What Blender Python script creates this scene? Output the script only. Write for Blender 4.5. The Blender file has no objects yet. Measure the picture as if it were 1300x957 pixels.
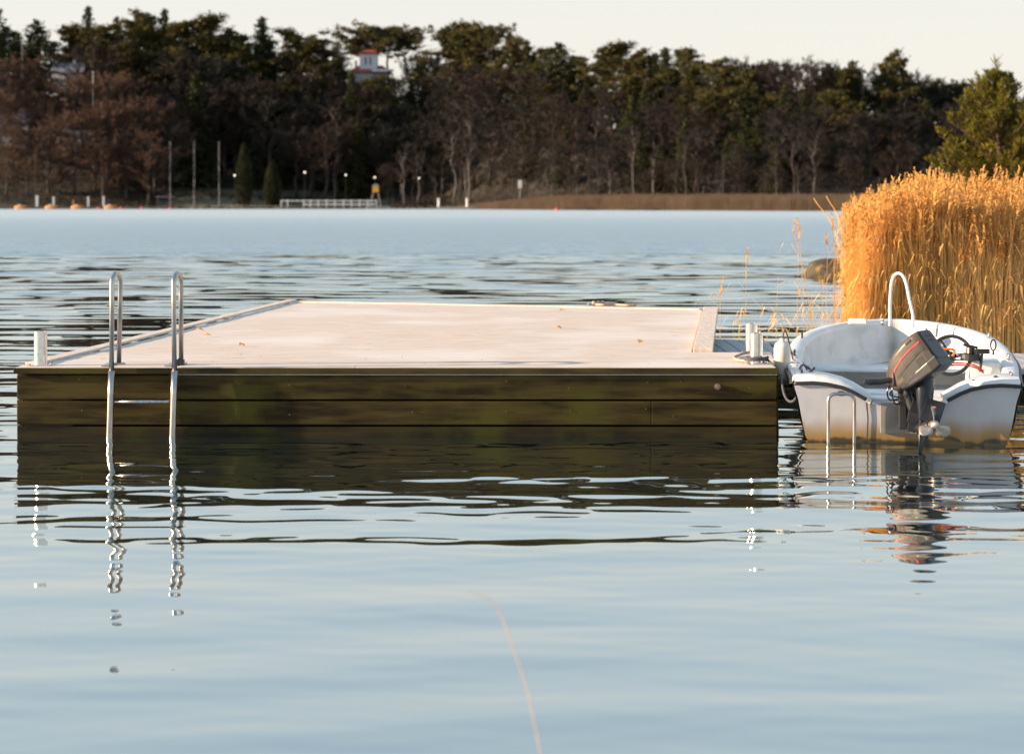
import bpy, math, random
from mathutils import Vector, Matrix, noise
R = math.radians
PI = math.pi
random.seed(7)
scn = bpy.context.scene
col = scn.collection
CH = 1.66           # eye height over the water
FP = 2600.0         # focal length in photo pixels
HZ = 257.0

def at(px, d, py=None, z=None):
    """point at photo column px, distance d (row py or height z)"""
    x = (px-650)/FP*d
    if z is None: z = CH-(py-HZ)/FP*d
    return Vector((x, d, z))
def dist(py, z=0.0): return FP*(CH-z)/(py-HZ)

# ------------------------------------------------------------------ materials
def mat(name, c, rough=.6, metal=0, c2=None, scale=8, bump=0, stretch=(1,1,1), spec=.5, detail=4, coat=0, lo=.35, hi=.65, c3=None, scale3=1.5, bscale=None, trans=0, em=None):
    m = bpy.data.materials.new(name); m.use_nodes = True
    nt = m.node_tree; N = nt.nodes; L = nt.links
    b = N['Principled BSDF']
    b.inputs['Base Color'].default_value = (*c, 1)
    b.inputs['Roughness'].default_value = rough
    b.inputs['Metallic'].default_value = metal
    b.inputs['Specular IOR Level'].default_value = spec
    b.inputs['Coat Weight'].default_value = coat
    if em: 
        b.inputs['Emission Color'].default_value = (*em[:3],1); b.inputs['Emission Strength'].default_value = em[3]
    tc = N.new('ShaderNodeTexCoord'); mp = N.new('ShaderNodeMapping')
    mp.inputs['Scale'].default_value = stretch
    L.new(tc.outputs['Object'], mp.inputs['Vector'])
    if c2:
        n = N.new('ShaderNodeTexNoise'); n.inputs['Scale'].default_value = scale; n.inputs['Detail'].default_value = detail
        L.new(mp.outputs[0], n.inputs['Vector'])
        r = N.new('ShaderNodeMapRange'); r.inputs[1].default_value = lo; r.inputs[2].default_value = hi
        L.new(n.outputs['Fac'], r.inputs[0])
        mx = N.new('ShaderNodeMix'); mx.data_type = 'RGBA'
        mx.inputs[6].default_value = (*c,1); mx.inputs[7].default_value = (*c2,1)
        L.new(r.outputs[0], mx.inputs[0]); out = mx.outputs[2]
        if c3:
            n3 = N.new('ShaderNodeTexNoise'); n3.inputs['Scale'].default_value = scale3; n3.inputs['Detail'].default_value = 5
            L.new(tc.outputs['Object'], n3.inputs['Vector'])
            r3 = N.new('ShaderNodeMapRange'); r3.inputs[1].default_value = .5; r3.inputs[2].default_value = .68
            L.new(n3.outputs['Fac'], r3.inputs[0])
            m3 = N.new('ShaderNodeMix'); m3.data_type = 'RGBA'
            L.new(r3.outputs[0], m3.inputs[0]); L.new(out, m3.inputs[6]); m3.inputs[7].default_value = (*c3,1)
            out = m3.outputs[2]
        L.new(out, b.inputs['Base Color'])
    if bump:
        n2 = N.new('ShaderNodeTexNoise'); n2.inputs['Scale'].default_value = bscale or scale*2; n2.inputs['Detail'].default_value = 5
        L.new(mp.outputs[0], n2.inputs['Vector'])
        bp = N.new('ShaderNodeBump'); bp.inputs['Strength'].default_value = .6; bp.inputs['Distance'].default_value = bump
        L.new(n2.outputs['Fac'], bp.inputs['Height']); L.new(bp.outputs[0], b.inputs['Normal'])
    return m

def leafmat(name, c, c2, trans=.25, scale=.6):
    m = mat(name, c, rough=.7, c2=c2, scale=scale, spec=.2)
    nt = m.node_tree; N = nt.nodes; L = nt.links; b = N['Principled BSDF']
    src = b.inputs['Base Color'].links[0].from_socket
    t = N.new('ShaderNodeBsdfTranslucent'); L.new(src, t.inputs['Color'])
    ms = N.new('ShaderNodeMixShader'); ms.inputs[0].default_value = trans
    L.new(b.outputs[0], ms.inputs[1]); L.new(t.outputs[0], ms.inputs[2])
    L.new(ms.outputs[0], N['Material Output'].inputs[0])
    return m

M = {}
M['deck'] = mat('deck_wood', (.74,.63,.545), .75, c2=(.56,.46,.385), scale=6, stretch=(.6,9,1), bump=.0015, c3=(.72,.65,.60), scale3=.9, spec=.25)
M['curb'] = mat('curb_wood', (.72,.61,.52), .75, c2=(.58,.48,.40), scale=5, stretch=(9,.8,3), bump=.0015, spec=.25)
M['grey_deck'] = mat('grey_deck_wood', (.42,.42,.43), .8, c2=(.33,.33,.34), scale=5, stretch=(8,.8,1), bump=.002)
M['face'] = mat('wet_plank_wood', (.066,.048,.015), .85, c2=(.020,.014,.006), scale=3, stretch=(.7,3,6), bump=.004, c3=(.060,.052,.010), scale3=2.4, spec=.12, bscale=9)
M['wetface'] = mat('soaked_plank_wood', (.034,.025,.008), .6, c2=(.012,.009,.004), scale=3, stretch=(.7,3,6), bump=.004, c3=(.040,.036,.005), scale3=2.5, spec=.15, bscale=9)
M['dark'] = mat('dark_underside', (.012,.010,.008), .9)
M['steel'] = mat('brushed_steel', (.50,.48,.46), .30, metal=1, c2=(.34,.32,.30), scale=30, stretch=(1,1,.2))
M['galv'] = mat('galvanised_tube', (.80,.78,.76), .22, metal=1, c2=(.66,.64,.62), scale=25)
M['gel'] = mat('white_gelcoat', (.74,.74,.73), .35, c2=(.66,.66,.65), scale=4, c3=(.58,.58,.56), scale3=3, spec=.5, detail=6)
M['inner'] = mat('inner_gelcoat', (.66,.67,.68), .5, c2=(.55,.57,.58), scale=3, c3=(.45,.46,.46), scale3=5, detail=7)
M['rub'] = mat('black_rubber', (.018,.018,.022), .5)
M['black'] = mat('black_plastic', (.014,.014,.016), .35, c2=(.022,.022,.025), scale=12)
M['cowl'] = mat('cowling_paint', (.085,.066,.056), .36, c2=(.062,.050,.043), scale=7, spec=.25)
M['legm'] = mat('leg_paint', (.020,.022,.028), .3, metal=.2, c2=(.013,.014,.018), scale=14)
M['prop'] = mat('propeller_metal', (.55,.50,.42), .35, metal=.7, c2=(.35,.31,.26), scale=20)
M['red'] = mat('red_paint', (.5,.03,.03), .4)
M['orange'] = mat('orange_plastic', (.85,.16,.02), .4)
M['rope'] = mat('rope_fibre', (.42,.37,.30), .9, c2=(.25,.21,.17), scale=60, bump=.002)
M['darkrope'] = mat('dark_rope_fibre', (.10,.10,.11), .9, c2=(.05,.05,.06), scale=60)
M['fender'] = mat('fender_vinyl', (.72,.70,.66), .4, c2=(.55,.50,.42), scale=6)
M['bolt'] = mat('bolt_metal', (.30,.24,.19), .6, metal=.7, c2=(.18,.12,.08), scale=40)
M['reed'] = leafmat('reed_straw', (.92,.66,.27), (.74,.48,.16), .42, 1.3)
M['plume'] = leafmat('reed_plume', (.78,.46,.15), (.55,.29,.085), .4, 3)
M['farreed'] = leafmat('far_reed_straw', (.30,.19,.115), (.22,.14,.085), .2, .3)
M['needle'] = leafmat('pine_needles_near', (.19,.155,.014), (.075,.075,.010), .3, 1.1)
M['pine'] = leafmat('pine_foliage', (.095,.078,.018), (.034,.036,.012), .25, .35)
M['spruce'] = leafmat('spruce_foliage', (.050,.052,.015), (.022,.026,.010), .2, .35)
M['twig'] = leafmat('bare_twigs', (.042,.028,.021), (.025,.018,.014), .1, .2)
M['twiggrey'] = leafmat('grey_twigs', (.035,.031,.025), (.022,.020,.016), .1, .2)
M['russet'] = leafmat('russet_twigs', (.125,.066,.040), (.060,.037,.026), .15, .15)
M['thuja'] = leafmat('hedge_foliage', (.032,.036,.008), (.013,.017,.006), .2, .6)
M['bark'] = mat('tree_bark', (.06,.045,.035), .9, c2=(.03,.025,.02), scale=3)
M['pinebark'] = mat('pine_bark', (.13,.065,.035), .9, c2=(.06,.04,.03), scale=2)
M['birchbark'] = mat('birch_bark', (.11,.10,.095), .8, c2=(.05,.045,.04), scale=2, stretch=(1,1,2.5), lo=.45, hi=.6)
M['hill'] = mat('forest_floor', (.030,.024,.015), .95, c2=(.018,.015,.010), scale=.15)
M['lawn'] = mat('lawn_grass', (.16,.145,.09), .95, c2=(.10,.09,.055), scale=.25)
M['shore'] = mat('shore_mud', (.06,.045,.03), .9, c2=(.12,.08,.04), scale=3, bump=.03)
M['bush'] = leafmat('undergrowth', (.055,.042,.028), (.03,.025,.016), .15, .3)
M['rock'] = mat('gold_lit_rock', (.07,.055,.035), .85, c2=(.035,.028,.02), scale=5, bump=.03, c3=(.42,.26,.03), scale3=1.8)  # golden patches paint the low sun's light onto the brown rock
M['white'] = mat('white_paint', (.72,.72,.72), .6, c2=(.6,.6,.6), scale=2)
M['cream'] = mat('cream_render', (.55,.53,.50), .8, c2=(.48,.46,.43), scale=.8)
M['redroof'] = mat('red_tile', (.36,.09,.05), .7, c2=(.30,.05,.03), scale=1.5)
M['greyroof'] = mat('grey_roof', (.20,.22,.26), .6, c2=(.15,.16,.19), scale=.8)
M['purproof'] = mat('slate_roof', (.13,.10,.12), .7, c2=(.09,.07,.09), scale=.8)
M['glass'] = mat('window_glass', (.03,.04,.06), .1, spec=.8)
M['pole'] = mat('pole_paint', (.25,.25,.27), .5)
M['yellow'] = mat('yellow_board', (.62,.30,.02), .6)
M['boatorange'] = mat('sunlit_orange', (.50,.20,.04), .5, c2=(.4,.15,.03), scale=2)  # orange glow of the low sun put into the base colour
M['globe'] = mat('lamp_glass', (.9,.88,.82), .3, em=(1,.93,.8,.6))
M['jetty'] = mat('jetty_wood', (.10,.085,.065), .9, c2=(.06,.05,.04), scale=1)
M['stone'] = mat('quay_stone', (.08,.07,.055), .9, c2=(.04,.035,.028), scale=.5)

# hull: gel coat with an algae stain near the water
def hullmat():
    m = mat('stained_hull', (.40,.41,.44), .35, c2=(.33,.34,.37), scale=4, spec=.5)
    nt=m.node_tree;N=nt.nodes;L=nt.links;b=N['Principled BSDF']
    src=b.inputs['Base Color'].links[0].from_socket
    tc=N.new('ShaderNodeTexCoord'); sp=N.new('ShaderNodeSeparateXYZ'); L.new(tc.outputs['Object'],sp.inputs[0])
    n=N.new('ShaderNodeTexNoise'); n.inputs['Scale'].default_value=5; n.inputs['Detail'].default_value=6
    mp=N.new('ShaderNodeMapping'); mp.inputs['Scale'].default_value=(1,1,.35); L.new(tc.outputs['Object'],mp.inputs[0]); L.new(mp.outputs[0],n.inputs['Vector'])
    ma=N.new('ShaderNodeMath'); ma.operation='MULTIPLY_ADD'; ma.inputs[1].default_value=-.16; L.new(n.outputs['Fac'],ma.inputs[0]); L.new(sp.outputs['Z'],ma.inputs[2])
    def band(lo,hi,c,prev):
        r=N.new('ShaderNodeMapRange'); r.interpolation_type='SMOOTHSTEP'; r.inputs[1].default_value=lo; r.inputs[2].default_value=hi; r.inputs[3].default_value=1; r.inputs[4].default_value=0
        L.new(ma.outputs[0],r.inputs[0]); x=N.new('ShaderNodeMix'); x.data_type='RGBA'
        L.new(r.outputs[0],x.inputs[0]); L.new(prev,x.inputs[6]); x.inputs[7].default_value=(*c,1); return x.outputs[2]
    o=band(-.05,.11,(.23,.14,.04),src)
    o=band(-.075,-.045,(.030,.024,.010),o)
    L.new(o,b.inputs['Base Color'])
    return m
M['hull']=hullmat()

# planked deck: thin gaps between boards are real wood joints
def deckplank():
    m = M['deck']; nt=m.node_tree;N=nt.nodes;L=nt.links;b=N['Principled BSDF']
    src=b.inputs['Base Color'].links[0].from_socket
    tc=N.new('ShaderNodeTexCoord')
    vo=N.new('ShaderNodeTexVoronoi'); vo.inputs['Scale'].default_value=2.2; L.new(tc.outputs['Object'],vo.inputs['Vector'])
    r=N.new('ShaderNodeMapRange'); r.inputs[1].default_value=.02; r.inputs[2].default_value=.05; r.inputs[3].default_value=1; r.inputs[4].default_value=0
    L.new(vo.outputs['Distance'],r.inputs[0])
    x=N.new('ShaderNodeMix'); x.data_type='RGBA'; L.new(r.outputs[0],x.inputs[0]); L.new(src,x.inputs[6]); x.inputs[7].default_value=(.25,.17,.11,1)
    L.new(x.outputs[2],b.inputs['Base Color'])
deckplank()

# ------------------------------------------------------------------ mesh builder
class MB:
    def __init__(s): s.v=[]; s.f=[]; s.mi=[]; s.cur=0
    def add(s, vs, fs):
        o=len(s.v); s.v += [tuple(v) for v in vs]
        for f in fs: s.f.append(tuple(i+o for i in f)); s.mi.append(s.cur)
    def hexa(s, b4, t4):      # bottom quad, top quad (ccw from above)
        s.add(list(b4)+list(t4), [(3,2,1,0),(4,5,6,7),(0,1,5,4),(1,2,6,5),(2,3,7,6),(3,0,4,7)])
    def box(s, c, sz, M3=None, taper=1):
        x,y,z=[k/2 for k in sz]; c=Vector(c)
        vs=[Vector(p) for p in ((-x,-y,-z),(x,-y,-z),(x,y,-z),(-x,y,-z),(-x*taper,-y*taper,z),(x*taper,-y*taper,z),(x*taper,y*taper,z),(-x*taper,y*taper,z))]
        if M3 is not None: vs=[M3@v for v in vs]
        s.add([c+v for v in vs], [(3,2,1,0),(4,5,6,7),(0,1,5,4),(1,2,6,5),(2,3,7,6),(3,0,4,7)])
    def tube(s, pts, rad, n=10, caps=True):
        pts=[Vector(p) for p in pts]; k=len(pts)
        if not hasattr(rad,'__len__'): rad=[rad]*k
        prev=None; vs=[]
        for i,p in enumerate(pts):
            t=(pts[min(i+1,k-1)]-pts[max(i-1,0)])
            if t.length<1e-9: t=Vector((0,0,1))
            t.normalize()
            if prev is None:
                a=Vector((0,0,1)) if abs(t.z)<.9 else Vector((1,0,0)); u=t.cross(a).normalized()
            else:
                u=prev-t*prev.dot(t)
                if u.length<1e-6: u=t.cross(Vector((1,0,0)))
                u.normalize()
            prev=u; w=t.cross(u)
            for j in range(n):
                a=2*PI*j/n; vs.append(p+(u*math.cos(a)+w*math.sin(a))*rad[i])
        fs=[(i*n+j,i*n+(j+1)%n,(i+1)*n+(j+1)%n,(i+1)*n+j) for i in range(k-1) for j in range(n)]
        if caps: fs += [tuple(range(n))[::-1], tuple((k-1)*n+j for j in range(n))]
        s.add(vs,fs)
    def rings(s, rs, close=True, caps=True):
        n=len(rs[0]); vs=[p for r in rs for p in r]
        fs=[]
        for i in range(len(rs)-1):
            for j in range(n if close else n-1):
                fs.append((i*n+j,i*n+(j+1)%n,(i+1)*n+(j+1)%n,(i+1)*n+j))
        if caps: fs += [tuple(range(n))[::-1], tuple((len(rs)-1)*n+j for j in range(n))]
        s.add(vs,fs)
    def ribbon(s, pts, w, side):
        side=Vector(side); vs=[]; k=len(pts)
        for i,p in enumerate(pts):
            ww = w[i] if hasattr(w,'__len__') else w
            vs += [Vector(p)-side*ww, Vector(p)+side*ww]
        s.add(vs,[(2*i,2*i+1,2*i+3,2*i+2) for i in range(k-1)])
    def leaf(s, p, size, asp=1.0):
        a=Vector((random.gauss(0,1),random.gauss(0,1),random.gauss(0,1))).normalized()
        b=a.orthogonal().normalized(); b.rotate(Matrix.Rotation(random.random()*6.28,3,a)); c=a.cross(b)
        p=Vector(p); h=size/2
        s.add([p-b*h-c*h*asp, p+b*h-c*h*asp*.6, p+b*h*.8+c*h*asp, p-b*h*.7+c*h*asp*.8],[(0,1,2,3)])
    def sphere(s,c,r,n=12,m=8,sc=(1,1,1),fn=None):
        c=Vector(c); rs=[]
        for i in range(1,m):
            th=PI*i/m
            rr=[]
            for j in range(n):
                ph=2*PI*j/n; d=Vector((math.sin(th)*math.cos(ph)*sc[0],math.sin(th)*math.sin(ph)*sc[1],-math.cos(th)*sc[2]))
                k = fn(d) if fn else 1
                rr.append(c+d*r*k)
            rs.append(rr)
        s.rings(rs)
    def build(s,name,mats,parent=None,origin=(0,0,0),smooth=False,bevel=0):
        me=bpy.data.meshes.new(name); o=Vector(origin)
        me.from_pydata([tuple(Vector(v)-o) for v in s.v],[],s.f)
        if not isinstance(mats,(list,tuple)): mats=[mats]
        for m in mats: me.materials.append(m)
        if len(mats)>1: me.polygons.foreach_set('material_index',s.mi)
        if smooth: me.polygons.foreach_set('use_smooth',[True]*len(me.polygons))
        me.update()
        ob=bpy.data.objects.new(name,me); col.objects.link(ob)
        if parent is not None: ob.parent=parent
        else: ob.location=o
        if bevel:
            b=ob.modifiers.new('bevel','BEVEL'); b.width=bevel; b.segments=2; b.limit_method='ANGLE'; b.angle_limit=R(35)
        return ob
def tag(o,label=None,cat=None,group=None,kind=None):
    if label: o['label']=label
    if cat: o['category']=cat
    if group: o['group']=group
    if kind: o['kind']=kind
    return o
def thing(name,loc,label,cat,group=None):
    o=bpy.data.objects.new(name,None); col.objects.link(o); o.location=loc; o.empty_display_size=.2
    return tag(o,label,cat,group)
def lerp(a,b,t): return a+(b-a)*t
def sm(t): t=max(0,min(1,t)); return t*t*(3-2*t)
def interp(x,tab):
    if x<=tab[0][0]: return tab[0][1]
    for (a,ya),(b,yb) in zip(tab,tab[1:]):
        if x<=b: return lerp(ya,yb,(x-a)/(b-a))
    return tab[-1][1]
def smooth_pts(pts,n=8):
    pts=[Vector(p) for p in pts]; P=[pts[0]*2-pts[1]]+pts+[pts[-1]*2-pts[-2]]; out=[]
    for i in range(1,len(P)-2):
        for k in range(n):
            t=k/n; a,b,c,d=P[i-1],P[i],P[i+1],P[i+2]
            out.append(.5*((2*b)+(c-a)*t+(2*a-5*b+4*c-d)*t*t+(3*b-a-3*c+d)*t**3))
    out.append(pts[-1]); return out

# ------------------------------------------------------------------ water
def water_material():
    m=bpy.data.materials.new('lake_water'); m.use_nodes=True
    nt=m.node_tree;N=nt.nodes;L=nt.links
    b=N['Principled BSDF']
    tc=N.new('ShaderNodeTexCoord'); sp=N.new('ShaderNodeSeparateXYZ'); L.new(tc.outputs['Object'],sp.inputs[0])
    def noi(sx,sy,det=2,seed=0,rot=0,dist=0):
        mp=N.new('ShaderNodeMapping'); mp.inputs['Scale'].default_value=(sx,sy,1); mp.inputs['Location'].default_value=(seed,seed*.7,seed)
        mp.inputs['Rotation'].default_value=(0,0,R(rot))
        L.new(tc.outputs['Object'],mp.inputs[0])
        n=N.new('ShaderNodeTexNoise'); n.inputs['Scale'].default_value=1; n.inputs['Detail'].default_value=det; n.inputs['Roughness'].default_value=.5
        n.inputs['Distortion'].default_value=dist
        L.new(mp.outputs[0],n.inputs['Vector']); return n.outputs['Fac']
    def math_(op,a,b_=None,c=None):
        x=N.new('ShaderNodeMath'); x.operation=op
        for i,q in enumerate((a,b_,c)):
            if q is None: continue
            if isinstance(q,(int,float)): x.inputs[i].default_value=q
            else: L.new(q,x.inputs[i])
        return x.outputs[0]
    def rng(v,a,b_,c,d,typ='SMOOTHSTEP'):
        r=N.new('ShaderNodeMapRange'); r.interpolation_type=typ
        L.new(v,r.inputs[0])
        for i,q in zip((1,2,3,4),(a,b_,c,d)): r.inputs[i].default_value=q
        return r.outputs[0]
    Y=sp.outputs['Y']
    yy=math_('ADD',Y,math_('MULTIPLY',noi(.03,.05,2,9),6))
    wind=rng(yy,66,71,0,1)
    h=math_('MULTIPLY',math_('MULTIPLY',noi(.9,2.4,4,83),wind),.26)
    bp=N.new('ShaderNodeBump'); bp.inputs['Strength'].default_value=1; bp.inputs['Distance'].default_value=1
    L.new(h,bp.inputs['Height'])
    gl=N.new('ShaderNodeBsdfGlossy'); gl.inputs['Color'].default_value=(.91,.97,.96,1); df=N.new('ShaderNodeBsdfDiffuse'); df.inputs['Color'].default_value=(.012,.02,.022,1)
    fr=N.new('ShaderNodeFresnel'); fr.inputs['IOR'].default_value=1.34
    L.new(bp.outputs[0],gl.inputs['Normal']); L.new(bp.outputs[0],fr.inputs['Normal'])
    fac=math_('MULTIPLY_ADD',fr.outputs[0],.42,.58)
    mx=N.new('ShaderNodeMixShader'); L.new(fac,mx.inputs[0]); L.new(df.outputs[0],mx.inputs[1]); L.new(gl.outputs[0],mx.inputs[2])
    L.new(mx.outputs[0],N['Material Output'].inputs[0]); N.remove(b)
    ro=math_('ADD',rng(wind,0,1,.0,.27,'LINEAR'),rng(Y,70,300,.0,.25))
    L.new(ro,gl.inputs['Roughness'])
    return m
WATER_IOR=1.55
wm=water_material()
import numpy as np
def wave_surface():
    rg=np.random.default_rng(4)
    ys=[4.0]
    while ys[-1]<96: ys.append(ys[-1]+.022+.00125*max(0,ys[-1]-8))
    ys=np.array(ys); T0=.46; nt_=400; ts=np.linspace(-T0,T0,nt_)
    Y,T=np.meshgrid(ys,ts,indexing='ij'); X=T*(Y+2.5)
    def waves(n,l0,l1,spread,p=0.0):
        """sum of travelling waves, unit rms slope"""
        h=np.zeros_like(X); tot=0
        for i in range(n):
            lam=l0*(l1/l0)**((i+rg.random())/n); k=2*np.pi/lam; th=rg.normal(0,spread)
            a=1/k*(1+p*rg.normal(0,.3)); h+=a*np.sin(k*(X*np.sin(th)+Y*np.cos(th))+rg.random()*6.28); tot+=a*a*k*k/2
        return h/np.sqrt(tot)
    def patch(n,lx,ly):
        h=np.zeros_like(X)
        for i in range(n):
            kx=2*np.pi/lx*rg.normal(0,.7); ky=2*np.pi/ly*rg.uniform(.4,1.4); h+=np.sin(kx*X+ky*Y+rg.random()*6.28)
        return np.clip(.5+.42*h/np.sqrt(n/2),0,1)
    def ramp(a,b): t=np.clip((Y-a)/(b-a),0,1); return t*t*(3-2*t)
    Z=waves(16,.55,1.6,.22)*NEAR_SWELL
    Z+=waves(26,.15,.42,.30)*(.0085+NEAR_RIPPLE*ramp(8.6,11.5)*(.25+.75*patch(6,5,1.8)))*(1-ramp(18,28))
    Z+=waves(34,.42,1.6,.17)*(.030*ramp(12.5,22)+.040*ramp(22,40)+.035*ramp(40,60))*(.4+.6*patch(8,9,5))*(1-ramp(66,76))
    edge=np.minimum(1,(T0-np.abs(T))/.04)*np.clip((Y-4)/1.5,0,1)*np.clip((96-Y)/12,0,1)
    Z*=edge
    ny=len(ys); V=np.stack([X,Y,Z],-1).reshape(-1,3)
    idx=np.arange(ny*nt_).reshape(ny,nt_)
    F=np.stack([idx[:-1,:-1],idx[:-1,1:],idx[1:,1:],idx[1:,:-1]],-1).reshape(-1,4)
    # flat surround
    base=len(V); x0=T0*6.5; x1=T0*(ys[-1]+2.5); ye=ys[-1]
    ex=np.array([(-3000,-40,0),(3000,-40,0),(3000,4.0,0),(3000,ye,0),(3000,4000,0),(-3000,4000,0),(-3000,ye,0),(-3000,4.0,0)],float)
    V=np.vstack([V,ex]); c=[int(idx[0,0]),int(idx[0,-1]),int(idx[-1,-1]),int(idx[-1,0])]
    E=np.array([(base,base+1,base+2,base+7),(c[1],base+2,base+3,c[2]),(base+7,c[0],c[3],base+6),(base+6,base+3,base+4,base+5)])
    F=np.vstack([F,E])
    me=bpy.data.meshes.new('water'); me.vertices.add(len(V)); me.vertices.foreach_set('co',V.ravel())
    me.loops.add(len(F)*4); me.loops.foreach_set('vertex_index',F.ravel().astype(np.int32))
    me.polygons.add(len(F)); me.polygons.foreach_set('loop_start',np.arange(0,len(F)*4,4,dtype=np.int32)); me.polygons.foreach_set('loop_total',np.full(len(F),4,dtype=np.int32))
    sm_=np.ones(len(F),dtype=bool); sm_[-4:]=False
    me.polygons.foreach_set('use_smooth',sm_); me.materials.append(wm); me.update(calc_edges=True); me.validate()
    o=bpy.data.objects.new('water',me); col.objects.link(o); return o
NEAR_SWELL=.017; NEAR_RIPPLE=.021
w=wave_surface(); tag(w,kind='structure')
mb=MB(); mb.add([(-3000,-40,-2.5),(3000,-40,-2.5),(3000,4000,-2.5),(-3000,4000,-2.5)],[(0,1,2,3)])
w=mb.build('lake_bed',M['shore']); tag(w,kind='structure')

# ------------------------------------------------------------------ far shore terrain
def ds(px): return interp(px,[(-400,524),(560,524),(700,455),(1000,398),(1700,380)])
def hh(px): return interp(px,[(-400,33),(450,33),(650,27),(850,18),(1000,13),(1250,8),(1700,8)])
def ground(px,r):
    s=interp(px,[(150,0),(200,1),(480,1),(620,0)])      # open lawn by the shore
    g=.45+hh(px)*(sm((r-4)/105)*(1-s)+s*(.55*sm((r-10)/120)+.45*sm((r-45)/60)))
    return g*sm((r+6)/7) - 1.2*(1-sm((r+6)/7)) + .5*math.sin(px*.021+r*.07)*sm(r/20)
def far(px,r):
    d=ds(px)+r; return Vector(((px-650)/FP*d,d,ground(px,r)))
mb=MB(); cols=[-700+i*20 for i in range(0,151)]; rr=[-8,-5,-2,0,2,5,9,14,20,28,38,50,65,80,95,110,140,200,400,900]
for r in rr:
    for p in cols: mb.v.append(tuple(far(p,r)))
nc=len(cols)
for i in range(len(rr)-1):
    for j in range(nc-1):
        mb.f.append((i*nc+j,i*nc+j+1,(i+1)*nc+j+1,(i+1)*nc+j)); mb.mi.append(1 if 180<cols[j]<500 and rr[i]<45 else 0)
o=mb.build('hill',[M['hill'],M['lawn']],smooth=True); tag(o,kind='structure')
# stones along the waterline
mb=MB()
for i in range(420):
    px=random.uniform(-60,620); p=far(px,random.uniform(-2.6,-.6)); s_=random.uniform(.25,.8)
    mb.sphere((p.x,p.y,.05+random.random()*.3),s_,6,4,(1.3,1,.7))
o=mb.build('shoreline_stones',M['stone']); tag(o,kind='stuff',label='dark stones lining the far waterline',cat='stones')

# ------------------------------------------------------------------ tree kinds (unit: metres, about 20 m tall)
def lib(trunk,crown,tm,cm,H):
    a=trunk.build('trunk',tm,smooth=True); b=crown.build('crown',cm)
    for q in (a,b): col.objects.unlink(q)
    return (a.data,b.data,H)
def mk_pine(seed,broad=1.0,low=.45):
    random.seed(seed); t=MB(); c=MB(); H=20
    pts=[Vector((random.gauss(0,.12)*i,random.gauss(0,.12)*i,H*.97*i/8)) for i in range(9)]
    t.tube(pts,[.32*(1-i/9)+.03 for i in range(9)],7)
    def tr(z): 
        f=z/(H*.97)*8; i=min(7,int(f)); return pts[i].lerp(pts[i+1],f-i)
    n=44
    for k in range(n):
        f=low+(1-low)*(k/(n-1))**.9; z=H*.96*f
        ang=k*2.4+random.random(); 
        gg=(f-low)/(1-low); prof=min(1,.35+gg*2.6)*(1-gg)**(.62 if low>.5 else .88)*1.22
        ln=(1.1+3.8*prof)*broad*random.uniform(.55,1.15)
        b0=tr(z); dr=Vector((math.cos(ang),math.sin(ang),random.uniform(.0,.6)))
        tip=b0+dr*ln; mid=b0.lerp(tip,.5)+Vector((0,0,-.15))
        t.tube([b0,mid,tip],[.09,.06,.02],4,False)
        for q in range(random.randint(2,4)):
            cc=b0.lerp(tip,random.uniform(.45,1.05))+Vector((random.gauss(0,.35),random.gauss(0,.35),random.gauss(.15,.25)))
            rad=random.uniform(.45,.9)
            for _ in range(58):
                d=Vector((random.gauss(0,1),random.gauss(0,1),random.gauss(0,.75)))*rad*.55
                c.leaf(cc+d,random.uniform(.22,.5),.6)
    return lib(t,c,M['pinebark'],M['pine'],H+.6)
def mk_spruce(seed,wid=1.0,droop=.3):
    random.seed(seed); t=MB(); c=MB(); H=20
    t.tube([(0,0,H*i/6) for i in range(7)],[.30*(1-i/6)+.03 for i in range(7)],7)
    n=74
    for k in range(n):
        f=(k+.5)/n; z=H*(.06+.92*f)
        for _ in range(4):
            ang=random.random()*6.28; ln=(4.3*(1-f)**.85+.25)*wid*random.uniform(.45,1.2)
            steps=max(2,int(ln/.30))
            for q in range(steps):
                g=(q+.7)/steps; p=Vector((math.cos(ang)*ln*g,math.sin(ang)*ln*g,z-droop*ln*g*g+random.gauss(0,.1)))
                for __ in range(3): c.leaf(p+Vector((random.gauss(0,.2),random.gauss(0,.2),random.gauss(0,.16))),random.uniform(.25,.55),.6)
    return lib(t,c,M['bark'],M['spruce'],H)
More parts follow.
